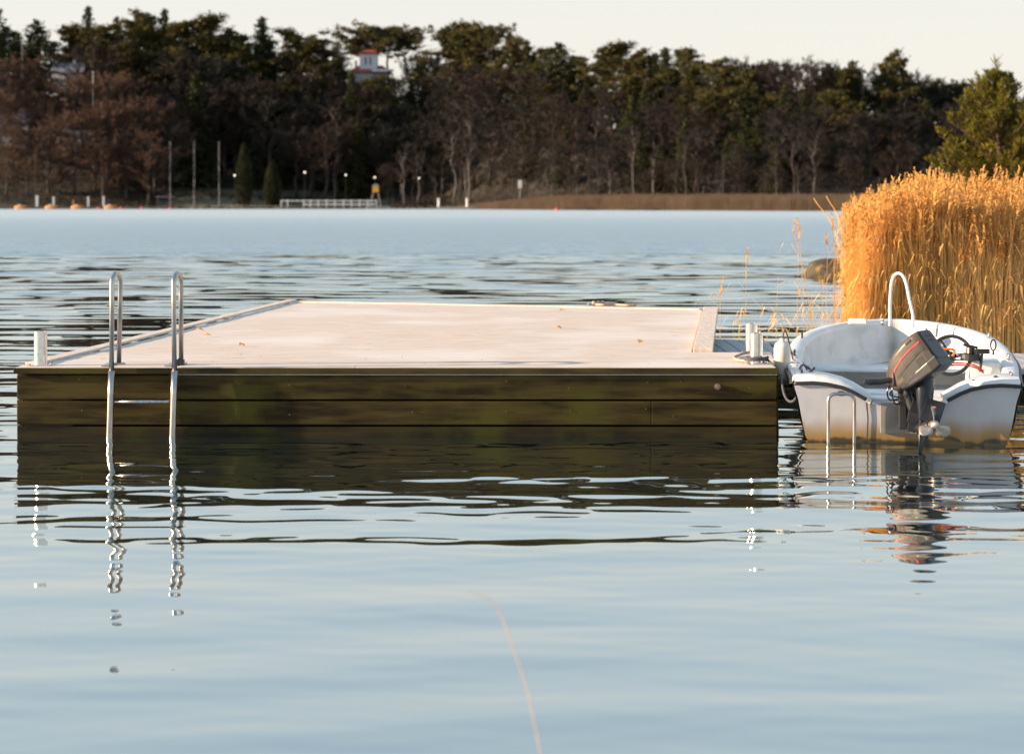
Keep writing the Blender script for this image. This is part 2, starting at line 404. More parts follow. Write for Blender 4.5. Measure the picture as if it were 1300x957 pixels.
def mk_bare(seed,tm,cm,wid=1.0,crown0=.30,ntw=1,H=18,thick=.26):
    random.seed(seed); t=MB(); c=MB()
    pts=[Vector((random.gauss(0,.10)*i,random.gauss(0,.10)*i,H*.86*i/7)) for i in range(8)]
    t.tube(pts,[thick*(1-i/8)+.03 for i in range(8)],7)
    def branch(p,d,ln,lv,w):
        e=p+d*ln; m_=p.lerp(e,.5)+Vector((random.gauss(0,.08),random.gauss(0,.08),-.04))*ln
        if lv<2: t.tube([p,m_,e],[w,w*.7,w*.35],4,False)
        else:
            s_=d.orthogonal().normalized(); s_.rotate(Matrix.Rotation(random.random()*6.28,3,d)); c.ribbon([p,m_,e],[.045,.036,.015],s_)
        if lv>=3: return
        k=[6,6,6][lv]
        for _ in range(k):
            g=random.uniform(.25,1.0); b=p.lerp(e,g)
            nd=(d+Vector((random.gauss(0,.55),random.gauss(0,.55),random.gauss(.18,.40)))).normalized()
            branch(b,nd,ln*random.uniform(.38,.62),lv+1,w*.45)
    n=int(17*ntw)
    for k in range(n):
        f=crown0+(1-crown0)*(k/(n-1)); i=min(6,int(f*7)); b=pts[i].lerp(pts[i+1],f*7-i)
        ang=k*2.4+random.random()*.8; up=random.uniform(.45,.9)+.5*f
        d=Vector((math.cos(ang),math.sin(ang),up)).normalized()
        ln=(1.3+3.0*math.sin(PI*min(1,(f-crown0)/(1-crown0)*.8+.15)))*wid*random.uniform(.8,1.15)
        branch(b,d,ln,0,.09)
    return lib(t,c,tm,cm,H)
KIND={
 'pine':[mk_pine(11,1.0,.3),mk_pine(12,1.15,.4),mk_pine(13,.9,.25),mk_pine(14,1.0,.35),mk_pine(15,.8,.3),mk_pine(16,1.1,.2)],
 'umbrella':[mk_pine(21,1.75,.72)],
 'spruce':[mk_spruce(31),mk_spruce(32,.85),mk_spruce(33,1.25,.15),mk_spruce(34,1.1,.4)],
 'bare':[mk_bare(41,M['bark'],M['twig']),mk_bare(42,M['bark'],M['twig'],1.2),mk_bare(43,M['bark'],M['twiggrey'],.9,.4),mk_bare(44,M['bark'],M['twiggrey'],1.05,.2)],
 'russet':[mk_bare(51,M['bark'],M['russet'],1.35,.15,1.3),mk_bare(52,M['bark'],M['russet'],1.15,.2,1.2),mk_bare(53,M['bark'],M['russet'],1.5,.2,1.3)],
 'birch':[mk_bare(61,M['birchbark'],M['twig'],.62,.35,.8,18,.24),mk_bare(62,M['birchbark'],M['twig'],.5,.45,.7,18,.22)],
}
NAMES={'pine':'pine_tree','umbrella':'pine_tree','spruce':'spruce_tree','bare':'bare_tree','russet':'bare_tree','birch':'birch_tree'}
def put_tree(kind,px,ytop,r,label,group=None,wid=1.0,var=None,rng=random):
    tm,cm,H=KIND[kind][var if var is not None else rng.randrange(len(KIND[kind]))]
    b=far(px,r); d=b.y
    b.x-=0; b.z-=.15
    top=CH+(HZ-ytop)/FP*d; s=(top-b.z)/H
    root=bpy.data.objects.new(NAMES[kind],None); col.objects.link(root)
    root.location=b; root.rotation_euler=(0,0,rng.random()*6.28); root.scale=(s*wid,s*wid,s)
    tag(root,label,'tree',group)
    for nm,me in (('trunk',tm),('crown',cm)):
        o=bpy.data.objects.new(nm,me); col.objects.link(o); o.parent=root
    return root

SKY=[(-300,20),(0,20),(47,40),(70,62),(110,30),(148,30),(209,25),(255,35),(300,50),(333,50),(352,75),(385,42),(430,75),(480,70),(520,72),(545,72),(572,40),(600,42),(640,62),(700,62),(740,75),(775,65),(845,68),(885,85),(920,80),(1000,84),(1100,88),(1160,96),(1200,103),(1260,108),(1700,110)]
# skyline trees, each its own
sky=[
 ('spruce',-6,10,80,'dark conifer cut by the left edge of the photo, on the skyline',1.0,1),
 ('spruce',47,24,82,'broad spruce standing alone left of the grey-roofed house, pale sky both sides',1.0,2),
 ('pine',92,30,84,'rounded bushy pine just left of the tall thin skyline spire',1.2,0),
 ('spruce',112,7,90,'tallest thin-topped spruce on the left skyline, above the grey roof',.62,1),
 ('pine',128,28,80,'spreading pine right under the tallest thin spire on the left',1.2,3),
 ('spruce',148,21,88,'short pointed conifer between the two bushy left skyline pines',.55,0),
 ('pine',168,13,86,'tall pine with ragged golden top, left of the two close dark spires',1.1,1),
 ('pine',190,22,84,'uneven pine between the ragged golden top and the columnar dark spire',1.0,2),
 ('spruce',209,10,86,'narrow columnar dark conifer rising highest in the centre of the left skyline clump',.55,1),
 ('pine',228,24,84,'open-crowned pine at the right shoulder of the columnar conifer',.9,3),
 ('pine',255,16,84,'peaked pine at the right end of the left skyline clump',1.1,0),
 ('pine',287,36,82,'low rounded pine with gaps, halfway between the peaked pine and the lone slim spruce',1.2,1),
 ('pine',312,50,80,'low dark pine directly left of the lone slim spruce',1.1,2),
 ('spruce',333,21,84,'lone slim spruce with stepped branches, left of the skyline dip',.75,0),
 ('pine',383,34,84,'dense twin-topped pine left of the white tower',1.15,0),
 ('pine',403,48,82,'lower pine leaning towards the white tower house',1.2,3),
 ('pine',420,66,80,'smallest dark pine at the skyline dip beside the red roof',.9,1),
 ('umbrella',470,38,98,'flat-topped spreading pine behind the white tower with sky through its limbs',1.25,0),
 ('umbrella',492,34,100,'airy spreading pine rising just right of the white tower',1.1,0),
 ('pine',572,26,82,'tallest broad pine of the middle skyline, left half of the big pair',1.25,0),
 ('pine',600,30,86,'tall pine with a branch reaching right, right half of the big pair',1.25,3),
 ('umbrella',622,34,90,'thin leaning pine top reaching out right of the big pair',.7,0),
 ('pine',648,48,80,'gold-lit pine directly right of the big middle pair',1.1,1),
 ('spruce',668,56,84,'thin pale-tipped conifer between two gold-lit middle pines',.6,0),
 ('spruce',711,53,82,'pointed conifer with wide shoulders in the middle skyline',1.1,2),
 ('pine',688,58,86,'open ragged pine left of the pointed wide-shouldered conifer',1.1,2),
 ('pine',732,68,84,'small dark pine at the right shoulder of the pointed conifer',1.0,3),
 ('pine',775,52,84,'rounded full-crowned pine with bright yellow-green face',1.35,0),
 ('pine',820,62,84,'ragged pine sitting between the full-crowned pine and the double peak',1.2,1),
 ('spruce',845,60,82,'left peak of the dark double peak right of middle',.9,0),
 ('pine',864,58,84,'right peak of the dark double peak right of middle',1.0,2),
 ('pine',880,76,80,'sloping pine at the right foot of the double peak',1.0,3),
 ('pine',925,74,82,'small dark pine with a crooked leader above grey bare crowns',1.2,1),
 ('pine',945,83,80,'squat dark pine right of the crooked-leader pine',1.1,3),
 ('spruce',1053,80,82,'small pointed dark spruce among the pink bare tree tops',.7,0),
 ('spruce',1082,76,82,'pointed dark spruce left of the single right-hand pine',.75,1),
 ('pine',1141,64,84,'single round-topped pine standing above the right-hand wood',.8,1),
 ('pine',1068,84,80,'low pine between the two small pointed right-hand spruces',1.0,2),
]
rs=random.Random(5)
for k,px,yt,r,lab,wd,var in sky:
    put_tree(k,px,yt,r,lab,'trees of the far skyline',wd*(2.0 if k=='spruce' else 1.32),var,rs)
# bare skyline crowns on the right
for i in range(20):
    px=898+i*19+rs.uniform(-5,5)
    if px>1290: break
    put_tree('bare',px,interp(px,SKY)+rs.uniform(-9,4),84+rs.uniform(-4,8),'leafless grey-pink crown along the right-hand skyline','bare trees of the right skyline',1.1,None,rs)
for px,yt in ((350,62),(432,78),(520,68),(545,70),(532,62)):
    put_tree('bare',px,yt,92,'leafless crown showing in a dip of the conifer skyline','bare trees in the skyline dips',1.0,None,rs)
# dense fill of the wood
def fill(n,r0,dy0,dy1,kinds,label,group,x0=-110,x1=1300,wid=1.45,skip=None):
    for i in range(n):
        px=lerp(x0,x1,(i+rs.uniform(.1,.9))/n)
        if skip and skip(px): continue
        y=interp(px,SKY); dd=rs.uniform(dy0,dy1)*(170/(257-y))**-.6
        put_tree(rs.choice(kinds),px,y+dd,r0+rs.uniform(-6,6),label,group,wid,None,rs)
tower=lambda px: 1==2
left=lambda px: px<215
fill(76,100,-3,16,['spruce','spruce','pine'],'dark conifer deep in the wood behind the skyline row','conifers behind the skyline row',x0=-200,x1=1420,skip=lambda p:425<p<520)
fill(64,70,20,42,['spruce','pine','bare'],'shaded tree in the upper belt of the far wood','upper belt of the far wood',skip=lambda p:tower(p) or p<110)
fill(66,52,44,70,['bare','bare','spruce','bare'],'shaded tree in the middle belt of the far wood','middle belt of the far wood',skip=left)
fill(66,34,70,108,['bare','bare','bare','spruce'],'shaded leafless tree low on the wooded slope','lower belt of the far wood',skip=lambda p:p<370)
fill(46,16,100,140,['bare','birch','bare'],'slender shaded tree near the foot of the wooded slope','trees at the foot of the far wood',x0=480,wid=.95)
for k,px,yt,r,lab,wd,var in [
 ('spruce',446,88,50,'dark narrow spruce directly below the red-roofed tower',.9,1),
 ('birch',513,172,8,'pale-trunked birch with a russet tip, between the park lamps',.9,0),
 ('birch',577,148,9,'white-trunked birch beside the two white bollards',1.0,1),
 ('birch',596,138,12,'taller grey birch right of the white-trunked one',.9,0),
 ('birch',425,125,30,'thin pale birch rising behind the second park lamp',.7,1),
 ('birch',805,145,10,'pale birch standing at the middle of the far reed belt',.7,1),
 ('birch',918,188,6,'short pale leaning trunk behind the far reeds',.45,0),
 ('birch',910,196,7,'short thin pale trunk beside the leaning one',.4,1),
 ('birch',1034,160,8,'forked pale trunk in the dark right-hand wood',.7,0),
 ('birch',830,170,9,'thin grey trunk right of the reed belt birch',.5,0),
 ('birch',870,165,9,'thin grey trunk left of the leaning pale one',.5,1),
 ('birch',985,175,8,'thin grey trunk between the leaning and the forked ones',.5,1)]:
    put_tree(k,px,yt,r,lab,'pale trunks at the far shore' if k=='birch' else 'trees of the far skyline',wd,var,rs)
# russet crowns around the houses at the left
for px,yt,r in [(-70,70,60),(-40,90,45),(8,72,62),(-12,120,35),(22,112,44),(30,74,66),(62,124,40),(112,102,44),(138,98,50),(150,130,34),(120,140,28),(176,122,42),(196,132,34),(94,150,24),(60,160,20),(34,165,22),(8,160,22),(160,160,22),(188,168,18),(130,172,16)]:
    put_tree('russet',px,yt,r,'russet leafless tree among the houses on the left slope','russet trees on the left slope',1.15,None,rs)
for px,yt,r in [(438,100,70),(451,103,72),(463,101,74),(476,106,72),(488,102,74),(499,92,72),(475,112,62),(458,112,62)]:
    put_tree('bare',px,yt,r,'grey leafless tree hiding the foot of the tower house','trees before the tower house',1.5,None,rs)
for px,yt,r in [(132,80,66),(160,88,62),(215,150,30),(240,120,50),(300,110,55),(225,100,60)]:
    put_tree('bare',px,yt,r,'brown leafless tree above the lawn on the left','brown trees above the lawn',1.2,None,rs)
# clipped columnar evergreens
for px,yt,r,wd,lab in ((310,181,14,2.3,'tall columnar evergreen with a yellow-lit tip on the far lawn'),(346,204,11,2.4,'shorter rounder evergreen on the far lawn, right of the columnar one')):
    b=far(px,r); top=CH+(HZ-yt)/FP*b.y; h=top-b.z
    rt=thing('columnar_evergreen',b,lab,'tree','clipped evergreens on the far lawn')
    t=MB(); t.tube([b,b+Vector((0,0,h*.5))],[.15,.05],6); t.build('trunk',M['bark'],rt,b)
    c=MB()
    for _ in range(9000):
        f=random.random(); rad=wd*math.sin(PI*(.10+.86*f)**.72)**.75*random.uniform(.75,1.05) if f<.97 else .15
        a=random.random()*6.28; c.leaf(b+Vector((math.cos(a)*rad,math.sin(a)*rad,.2+f*(h-.2))),random.uniform(.15,.3))
    c.build('crown',M['thuja'],rt,b)

# undergrowth
mb=MB(); random.seed(3)
for i in range(2600):
    px=random.uniform(-80,1290); r=random.uniform(3,40)
    if 190<px<500 and r<30 and random.random()<.93: continue
    b=far(px,r); s_=random.uniform(.6,1.8)
    for _ in range(26):
        mb.leaf(b+Vector((random.gauss(0,s_*.7),random.gauss(0,s_*.5),abs(random.gauss(0,s_*.7)))),random.uniform(.15,.5),.5)
o=mb.build('undergrowth',M['bush']); tag(o,'tangled dark undergrowth under the trees of the far shore','undergrowth',kind='stuff')
# far reed belt
mb=MB(); random.seed(4)
for i in range(26000):
    px=random.uniform(560,1500); t_=random.random(); r=-9+13*t_
    d=ds(px)+r; x=(px-650)/FP*d
    h=interp(px,[(560,.2),(610,1.6),(700,3.2),(800,3.4),(1000,3.3),(1500,3.3)])*random.uniform(.75,1.08)*(.8+.2*t_)
    l=random.gauss(0,.12)
    mb.ribbon([(x,d,-.1),(x+l*.4,d,h*.6),(x+l,d,h)],[.05,.045,.07],(1,0,0))
o=mb.build('far_reed_belt',M['farreed']); tag(o,'brown reed belt along the far shore in front of the wood','reeds',kind='stuff')

# ------------------------------------------------------------------ far buildings and small things
def far_at(px,r,py): d=ds(px)+r; return at(px,d,py)
# tower house
r0=88; c=far_at(467,r0,112); d=c.y; k=d/FP   # metres per photo px there
h=thing('tower_house',(c.x,c.y,c.z-6),'white house with a square tower and red roofs among the skyline pines','house')
O=h.location
def hb(mb,px0,px1,y0,y1,dy0,dy1):
    a=at(px0,d,y1); b=at(px1,d,y0)
    mb.box(((a.x+b.x)/2,d+(dy0+dy1)/2,(a.z+b.z)/2),(b.x-a.x,dy1-dy0,b.z-a.z))
m_=MB(); hb(m_,446,492,92,126,0,11); m_.build('wall',M['cream'],h,O)
m_=MB(); hb(m_,456,478,68,90,2,7.5); m_.build('tower',M['white'],h,O)
m_=MB(); q0=at(453,d,67.5); q1=at(482,d,67.5); top=at(467,d,62)
m_.add([(q0.x,d+1,q0.z),(q1.x,d+1,q0.z),(q1.x,d+8.5,q0.z),(q0.x,d+8.5,q0.z),(top.x-1.2,d+4.5,top.z),(top.x+1.2,d+4.5,top.z)],[(3,2,1,0),(0,1,5,4),(1,2,5),(2,3,4,5),(3,0,4)])
m_.build('tower_roof',M['redroof'],h,O)
m_=MB(); q0=at(441,d,92); q1=at(497,d,92); zt=at(467,d,82).z
m_.add([(q0.x,d-1,q0.z),(q1.x,d-1,q0.z),(q1.x,d+12,q0.z),(q0.x,d+12,q0.z),(q0.x+3,d+5.5,zt),(q1.x-3,d+5.5,zt)],[(3,2,1,0),(0,1,5,4),(1,2,5),(2,3,4,5),(3,0,4)])
rf=m_.build('main_roof',M['redroof'],h,O)
m_=MB(); hb(m_,449,452,76,86,4,5); m_.build('chimney',M['cream'],rf,O)
for px in (463.5,469.5):
    m_=MB(); hb(m_,px-1.6,px+1.6,72,82,1.9,2.05); fw=m_.build('window',M['white'],h,O)
    m_=MB(); hb(m_,px-1.1,px+1.1,72.8,81.2,1.8,1.88); m_.build('pane',M['glass'],fw,O)
for px in (449,459,478,488):
    m_=MB(); hb(m_,px-1.8,px+1.8,97,107,-.1,.05); fw=m_.build('window',M['white'],h,O)
    m_=MB(); hb(m_,px-1.2,px+1.2,98,106,-.2,-.11); m_.build('pane',M['glass'],fw,O)
m_=MB(); hb(m_,473,500,89,92,-3.5,-1.05); m_.build('balcony',M['white'],h,O)
# grey roofed house
def gable(px0,px1,yr,ye,yb,r,name,label,wall,roof,dep=9,nw=3):
    dd=ds((px0+px1)/2)+r; a=at(px0,dd,yb); b=at(px1,dd,ye); zr=at(px0,dd,yr).z
    rt=thing(name,((a.x+b.x)/2,dd,a.z),label,'house'); OO=rt.location
    m_=MB(); m_.box(((a.x+b.x)/2,dd+dep/2,(a.z+b.z)/2),(b.x-a.x,dep,b.z-a.z))
    m_.add([(a.x,dd,b.z),(a.x,dd+dep,b.z),(a.x,dd+dep/2,zr-.15),(b.x,dd,b.z),(b.x,dd+dep,b.z),(b.x,dd+dep/2,zr-.15)],[(0,2,1),(3,4,5)])
    m_.build('wall',wall,rt,OO)
    m_=MB(); e=.5
    for sgn in (0,1):
        ye_=dd-e if sgn==0 else dd+dep+e
        p=[(a.x-e,ye_,b.z-.15),(b.x+e,ye_,b.z-.15),(b.x+e,dd+dep/2,zr),(a.x-e,dd+dep/2,zr)]
        t4=[(q[0],q[1],q[2]+.25) for q in p]
        m_.add(p+t4,[(3,2,1,0),(4,5,6,7),(0,1,5,4),(1,2,6,5),(2,3,7,6),(3,0,4,7)])
    rf=m_.build('roof',roof,rt,OO)
    m_=MB(); m_.box((lerp(a.x,b.x,.65),dd+dep*.5,zr+.5),(.8,.8,1.4)); m_.build('chimney',M['cream'],rf,OO)
    for i in range(nw):
        x=lerp(a.x,b.x,(i+.5)/nw); z=lerp(a.z,b.z,.62)
        m_=MB(); m_.box((x,dd-.03,z),(1.3,.1,1.5)); fw=m_.build('window',M['white'],rt,OO)
        m_=MB(); m_.box((x,dd-.11,z),(1.0,.05,1.2)); m_.build('pane',M['glass'],fw,OO)
    return rt
gable(66,104,80,92,118,74,'hillside_house','cream house with a blue-grey roof half hidden by russet trees',M['cream'],M['greyroof'])
gable(-12,36,141,157,188,40,'slate_roof_house','dark-roofed house low on the slope at the left edge',M['cream'],M['purproof'],10,4)
gable(70,112,160,172,192,32,'boathouse','low grey-roofed house showing between russet trunks',M['cream'],M['greyroof'],7,3)
# masts and poles
def pole(px,y0,y1,r,name,label,cat,m,rad=.13,group=None,ball=True):
    d=ds(px)+r; a=at(px,d,y1); b=at(px,d,y0); g=far(px,r)
    a.z=min(a.z,g.z)
    rt=thing(name,a,label,cat,group)
    q=MB(); q.tube([a,b],[rad,rad*.7],8); q.build('shaft',m,rt,a)
    q=MB(); q.sphere(b+Vector((0,0,.1)),rad*1.3,8,6); q.build('knob',m,rt,a)
pole(28,52,104,70,'flagpole','slim grey mast against the trees at the far upper left','flagpole',M['pole'],.09)
pole(118,92,178,40,'flagpole','tall pale flagpole rising through the russet trees','flagpole',M['white'],.10)
pole(45,188,250,6,'flagpole','sun-gilded pole by the waterfront left of the marina posts','flagpole',M['russet'],.10)
for px,l in ((216,'leftmost'),(246.5,'middle'),(278,'rightmost')):
    pole(px,181,240,14,'flagpole',f'{l} of the three equal grey flagpoles on the lawn','flagpole',M['pole'],.085,'flagpoles on the lawn')
def lamp(px,y0,r,label):
    d=ds(px)+r; b=at(px,d,y0); g=far(px,r)
    rt=thing('street_lamp',g,label,'street lamp','globe lamps along the far shore path')
    q=MB(); q.tube([g,b-Vector((0,0,.3))],[.09,.05],6); q.build('post',M['dark'],rt,g)
    q=MB(); q.sphere(b,.23,10,8); q.build('globe',M['globe'],rt,g,smooth=True)
    q=MB(); q.tube([b+Vector((0,0,.26)),b+Vector((0,0,.40))],[.24,.05],8); q.build('cap',M['dark'],rt,g)
lamp(387,219,6,'largest brightest globe lamp, right of the round evergreen')
lamp(439,222.5,10,'globe lamp above the middle of the white railing')
lamp(476,225.5,12,'globe lamp directly above the yellow hut')
lamp(532,226.5,14,'globe lamp right of the pale birch')
lamp(298,223,8,'small globe lamp left of the tall columnar evergreen')
# yellow hut on legs
g=far(476,8); b=at(477,g.y,249); t_=at(477,g.y,234)
rt=thing('lifeguard_hut',g,'small yellow hut on splayed grey legs near the white railing','hut'); q=MB(); zc=at(477,g.y,240).z
q.box((b.x,g.y,zc),(1.6,1.4,1.7)); q.build('cabin',M['yellow'],rt,g)
q=MB(); q.add([(b.x-1,g.y-.9,zc+.86),(b.x+1,g.y-.9,zc+.86),(b.x+1,g.y+.9,zc+.86),(b.x-1,g.y+.9,zc+.86),(b.x,g.y,zc+1.35)],[(3,2,1,0),(0,1,4),(1,2,4),(2,3,4),(3,0,4)]); q.build('roof',M['greyroof'],rt,g)
for sx in (-1,1):
    for sy in (-1,1):
        q=MB(); q.tube([(b.x+sx*.6,g.y+sy*.5,zc-.8),(b.x+sx*1.4,g.y+sy*.9,g.z-.1)],.08,6); q.build('leg',M['pole'],rt,g)
# white railing pier
d0=ds(430)-4; a=at(375,d0,259); b=at(481,d0,259)
rt=thing('white_railing',(a.x,d0,0),'white post and rail fence on the low pier below the yellow hut','railing'); O=rt.location
xs=[at(px,d0,z=0).x for px in (357,365,385.5,394,404,414.5,425,436,446,456.5,467,478)]
for x in xs:
    q=MB(); q.box((x,d0,1.15),(.22,.16,2.3)); q.build('post',M['white'],rt,O)
q=MB(); q.box(((xs[2]+xs[-1])/2,d0-.1,1.15),(xs[-1]-xs[2],.06,.22)); q.box(((xs[0]+xs[-1])/2,d0-.1,2.05),(xs[-1]-xs[0],.06,.2)); q.build('rail',M['white'],rt,O)
def jetty(px0,px1,d,z,label,w=2.2,m=M['jetty'],th=.25):
    a=(px0-650)/FP*d; b=(px1-650)/FP*d
    rt=thing('low_jetty',((a+b)/2,d,0),label,'jetty'); O=rt.location
    q=MB(); q.box(((a+b)/2,d+w/2,z-th/2),(b-a,w,th)); q.build('deck',m,rt,O,bevel=.03)
    n=max(2,int((b-a)/4))
    for i in range(n+1):
        for yy in (.15,w-.15):
            q=MB(); q.tube([(lerp(a+.2,b-.2,i/n),d+yy,-1.5),(lerp(a+.2,b-.2,i/n),d+yy,z-th-.005)],.1,6); q.build('pile',m,rt,O)
    return rt
jetty(345,486,d0-.6,.42,'low pier carrying the white railing')
jetty(464,495,d0-3.2,.5,'pale landing stage at the right end of the railing pier',m=M['pole'])
jetty(-60,219,ds(100)-14,.55,'long low marina pier at the far left shore')
jetty(553,622,ds(600)-11,.55,'low grey jetty with two white bollards',m=M['pole'])
jetty(716,762,ds(740)-12,.45,'short dark jetty in front of the far reeds')
jetty(792,848,ds(820)-12,.42,'longer dark jetty in front of the far reeds, further right')
for px,l in ((557,'left'),(593,'right')):
    d=ds(600)-10; q=MB(); x=(px-650)/FP*d; q.tube([(x,d,.56),(x,d,2.45)],.28,10); q.tube([(x,d,2.45),(x,d,2.7)],[.34,.1],10)
    o=q.build('bollard',M['white'],None,(x,d,.56)); tag(o,f'{l} white bollard of the pair on the low grey jetty','bollard','white bollards on the grey jetty')
# marina posts and boats
dm=ds(60)-12
for px,h_,m,l in ((47,2.7,M['white'],'thickest and tallest white pillar on the marina pier'),(68,2.4,M['white'],'white pillar between the first two orange boats'),(112,2.4,M['white'],'slim white pillar right of the third orange boat'),(131.5,2.5,M['white'],'rightmost tall white pillar of the marina pier'),(93,1.6,M['boatorange'],'short orange-brown pillar behind the third boat')):
    x=(px-650)/FP*dm; q=MB(); w_=.40 if px!=47 else .52
    q.box((x,dm,.56+h_/2),(w_,w_,h_)); q.box((x,dm,.56+h_+.06),(w_*1.3,w_*1.3,.12),taper=.5)
    o=q.build('marina_pillar',m,None,(x,dm,.56)); tag(o,l,'pillar','pillars on the marina pier')
def farboat(px,w,label,m):
    d=ds(60)-20; x=(px-650)/FP*d; rt=thing('small_boat',(x,d,0),label,'boat','boats at the marina pier'); O=rt.location
    rs_=[]
    for i in range(7):
        t_=i/6; hw=.75*math.sin(PI*(.32+.68*(1-t_)))**.6 if t_<1 else .03; u=x-w/2+w*t_
        sh=.75+.25*t_
        rs_.append([Vector((u,d-hw,sh)),Vector((u,d-hw*.8,.1)),Vector((u,d,-.15)),Vector((u,d+hw*.8,.1)),Vector((u,d+hw,sh))])
    q=MB(); q.rings(rs_); q.build('hull',m,rt,O)
    q=MB(); q.box((x-w*.1,d,.9),(w*.3,1.0,.35),taper=.8); q.build('canopy',M['white'],rt,O)
farboat(26,3.0,'leftmost small orange-lit boat at the marina pier',M['boatorange'])
farboat(65,3.0,'orange-lit boat between the two left white pillars',M['boatorange'])
farboat(98,3.0,'orange-lit boat moored under the short brown pillar',M['boatorange'])
farboat(140,3.0,'orange-brown boat at the right of the marina row',M['boatorange'])
# buoys
for i,(px,l) in enumerate(((125,'under the right marina pillar'),(154,'off the right-hand marina boat'),(180,'alone off the end part of the marina pier'),(216,'at the tip of the marina pier'),(707,'pink buoy near the short dark jetty'))):
    d=ds(px)-22; x=(px-650)/FP*d; q=MB(); q.sphere((x,d,.15),.38,10,8); q.tube([(x,d,.5),(x,d,.75)],.06,6)
    o=q.build('mooring_buoy',M['red'],None,(x,d,0),smooth=True); tag(o,l if 'buoy' in l else 'small red buoy '+l,'buoy','mooring buoys off the far shore')
# white notice
g=far(660,10); b0=at(660,g.y,242); 
rt=thing('shore_notice',(g.x,g.y,b0.z-2),'white notice board on a post behind the far reeds','sign'); O=rt.location
q=MB(); q.tube([(g.x,g.y,g.z-.2),(g.x,g.y,b0.z+2)],.07,6); q.build('post',M['pole'],rt,O)
q=MB(); q.box((g.x,g.y-.12,at(660,g.y,234).z),(.85,.08,1.9)); q.build('board',M['white'],rt,O)
# small shelter roof near the lawn
g=far(210,6); x=g.x; y=g.y; z=g.z
rt=thing('picnic_shelter',g,'dark open shelter on posts at the left of the lawn','shelter')
for sx in (-2,2):
    for sy in (-1,1):
        q=MB(); q.box((x+sx,y+sy,z+1.3),(.18,.18,2.6)); q.build('post',M['jetty'],rt,g)
q=MB(); q.box((x,y,z+2.75),(5,3,.22),taper=.9); q.build('roof',M['purproof'],rt,g)

# ------------------------------------------------------------------ swimming dock
DT=.49
FL=Vector((-3.52,14.6,DT)); FR=Vector((1.88,14.55,DT))
dock=thing('swimming_dock',(-.8,14.6,0),'wide pale wooden swimming dock with a dark plank front standing in calm water','dock'); O=Vector(dock.location)
def Ledge(y): return lerp(-3.52,-2.665,(y-14.6)/(24.3-14.6))
def Redge(y): return lerp(1.57,2.255,(y-16.0)/(22.4-16.0))
def back(x): return lerp(24.3,22.4,(x+2.665)/(2.255+2.665))
random.seed(9)
# front platform: 9 boards running left to right
q=MB(); y=14.56; nb=10; bw=(16.0-14.60)/nb
for i in range(nb):
    y0=14.60+i*bw+.002; y1=y0+bw-.009; dz=random.uniform(-.0015,.0015)
    if i==0: y0=14.555
    x0=Ledge(y0)+.0; x1=1.88+(y0-14.6)*.11
    js=sorted([random.uniform(-2.5,1.2)])
    segs=[x0]+js+[x1]
    for a_,b_ in zip(segs,segs[1:]):
        q.hexa([(a_+.0015,y0,DT-.045),(b_-.0015,y0,DT-.045),(b_-.0015,y1,DT-.045),(a_+.0015,y1,DT-.045)],[(a_+.0015,y0,DT+dz),(b_-.0015,y0,DT+dz),(b_-.0015,y1,DT+dz),(a_+.0015,y1,DT+dz)])
q.build('front_boards',M['deck'],dock,O,bevel=.002)
# main deck boards
q=MB(); y=16.0
while y<24.3:
    y0=y+.004; y1=y+.133; 
    xl=Ledge(y0)+.12; xr=Redge(y0)-.17
    # clip by slanted back edge
    if y1>back(xr): xr=-2.665+ (24.3-y1)/(1.9)*4.92
    if xr>xl+.1:
        dz=random.uniform(-.0015,.0015)-.006
        q.hexa([(xl,y0,DT-.045),(xr,y0,DT-.045),(xr,y1,DT-.045),(xl,y1,DT-.045)],[(xl,y0,DT+dz),(xr,y0,DT+dz),(xr,y1,DT+dz),(xl,y1,DT+dz)])
    y+=.1415
q.build('main_boards',M['deck'],dock,O,bevel=.002)
def plankbar(p0,p1,w,z0,z1,name,m,side=1):
    p0=Vector(p0);p1=Vector(p1); d=(p1-p0).normalized(); s=Vector((d.y,-d.x,0))*w*side
    q=MB(); a=[p0,p0+s,p1+s,p1] if side>0 else [p0,p1,p1+s,p0+s]
    q.hexa([(v.x,v.y,z0) for v in a],[(v.x,v.y,z1) for v in a]); return q.build(name,m,dock,O,bevel=.004)
plankbar((Ledge(14.75),14.75,0),(-2.665,24.3,0),.115,DT+.001,DT+.020,'left_curb',M['curb'],1)
plankbar((Redge(16.02),16.02,0),(2.255,22.4,0),.155,DT-.02,DT+.030,'right_curb',M['curb'],-1)
plankbar((-2.56,24.22,0),(2.08,22.46,0),.10,DT-.04,DT+.008,'back_edge',M['curb'],1)
# carcass
q=MB()
q.hexa([(-3.49,14.64,-.25),(1.855,14.64,-.25),(1.99,15.96,-.25),(-3.34,15.96,-.25)],[(-3.49,14.64,DT-.05),(1.855,14.64,DT-.05),(1.99,15.96,DT-.05),(-3.34,15.96,DT-.05)])
q.hexa([(-3.33,15.97,-.25),(1.50,15.97,-.25),(2.12,22.3,-.25),(-2.60,24.1,-.25)],[(-3.33,15.97,DT-.05),(1.50,15.97,DT-.05),(2.12,22.3,DT-.05),(-2.60,24.1,DT-.05)])
q.build('frame',M['dark'],dock,O)
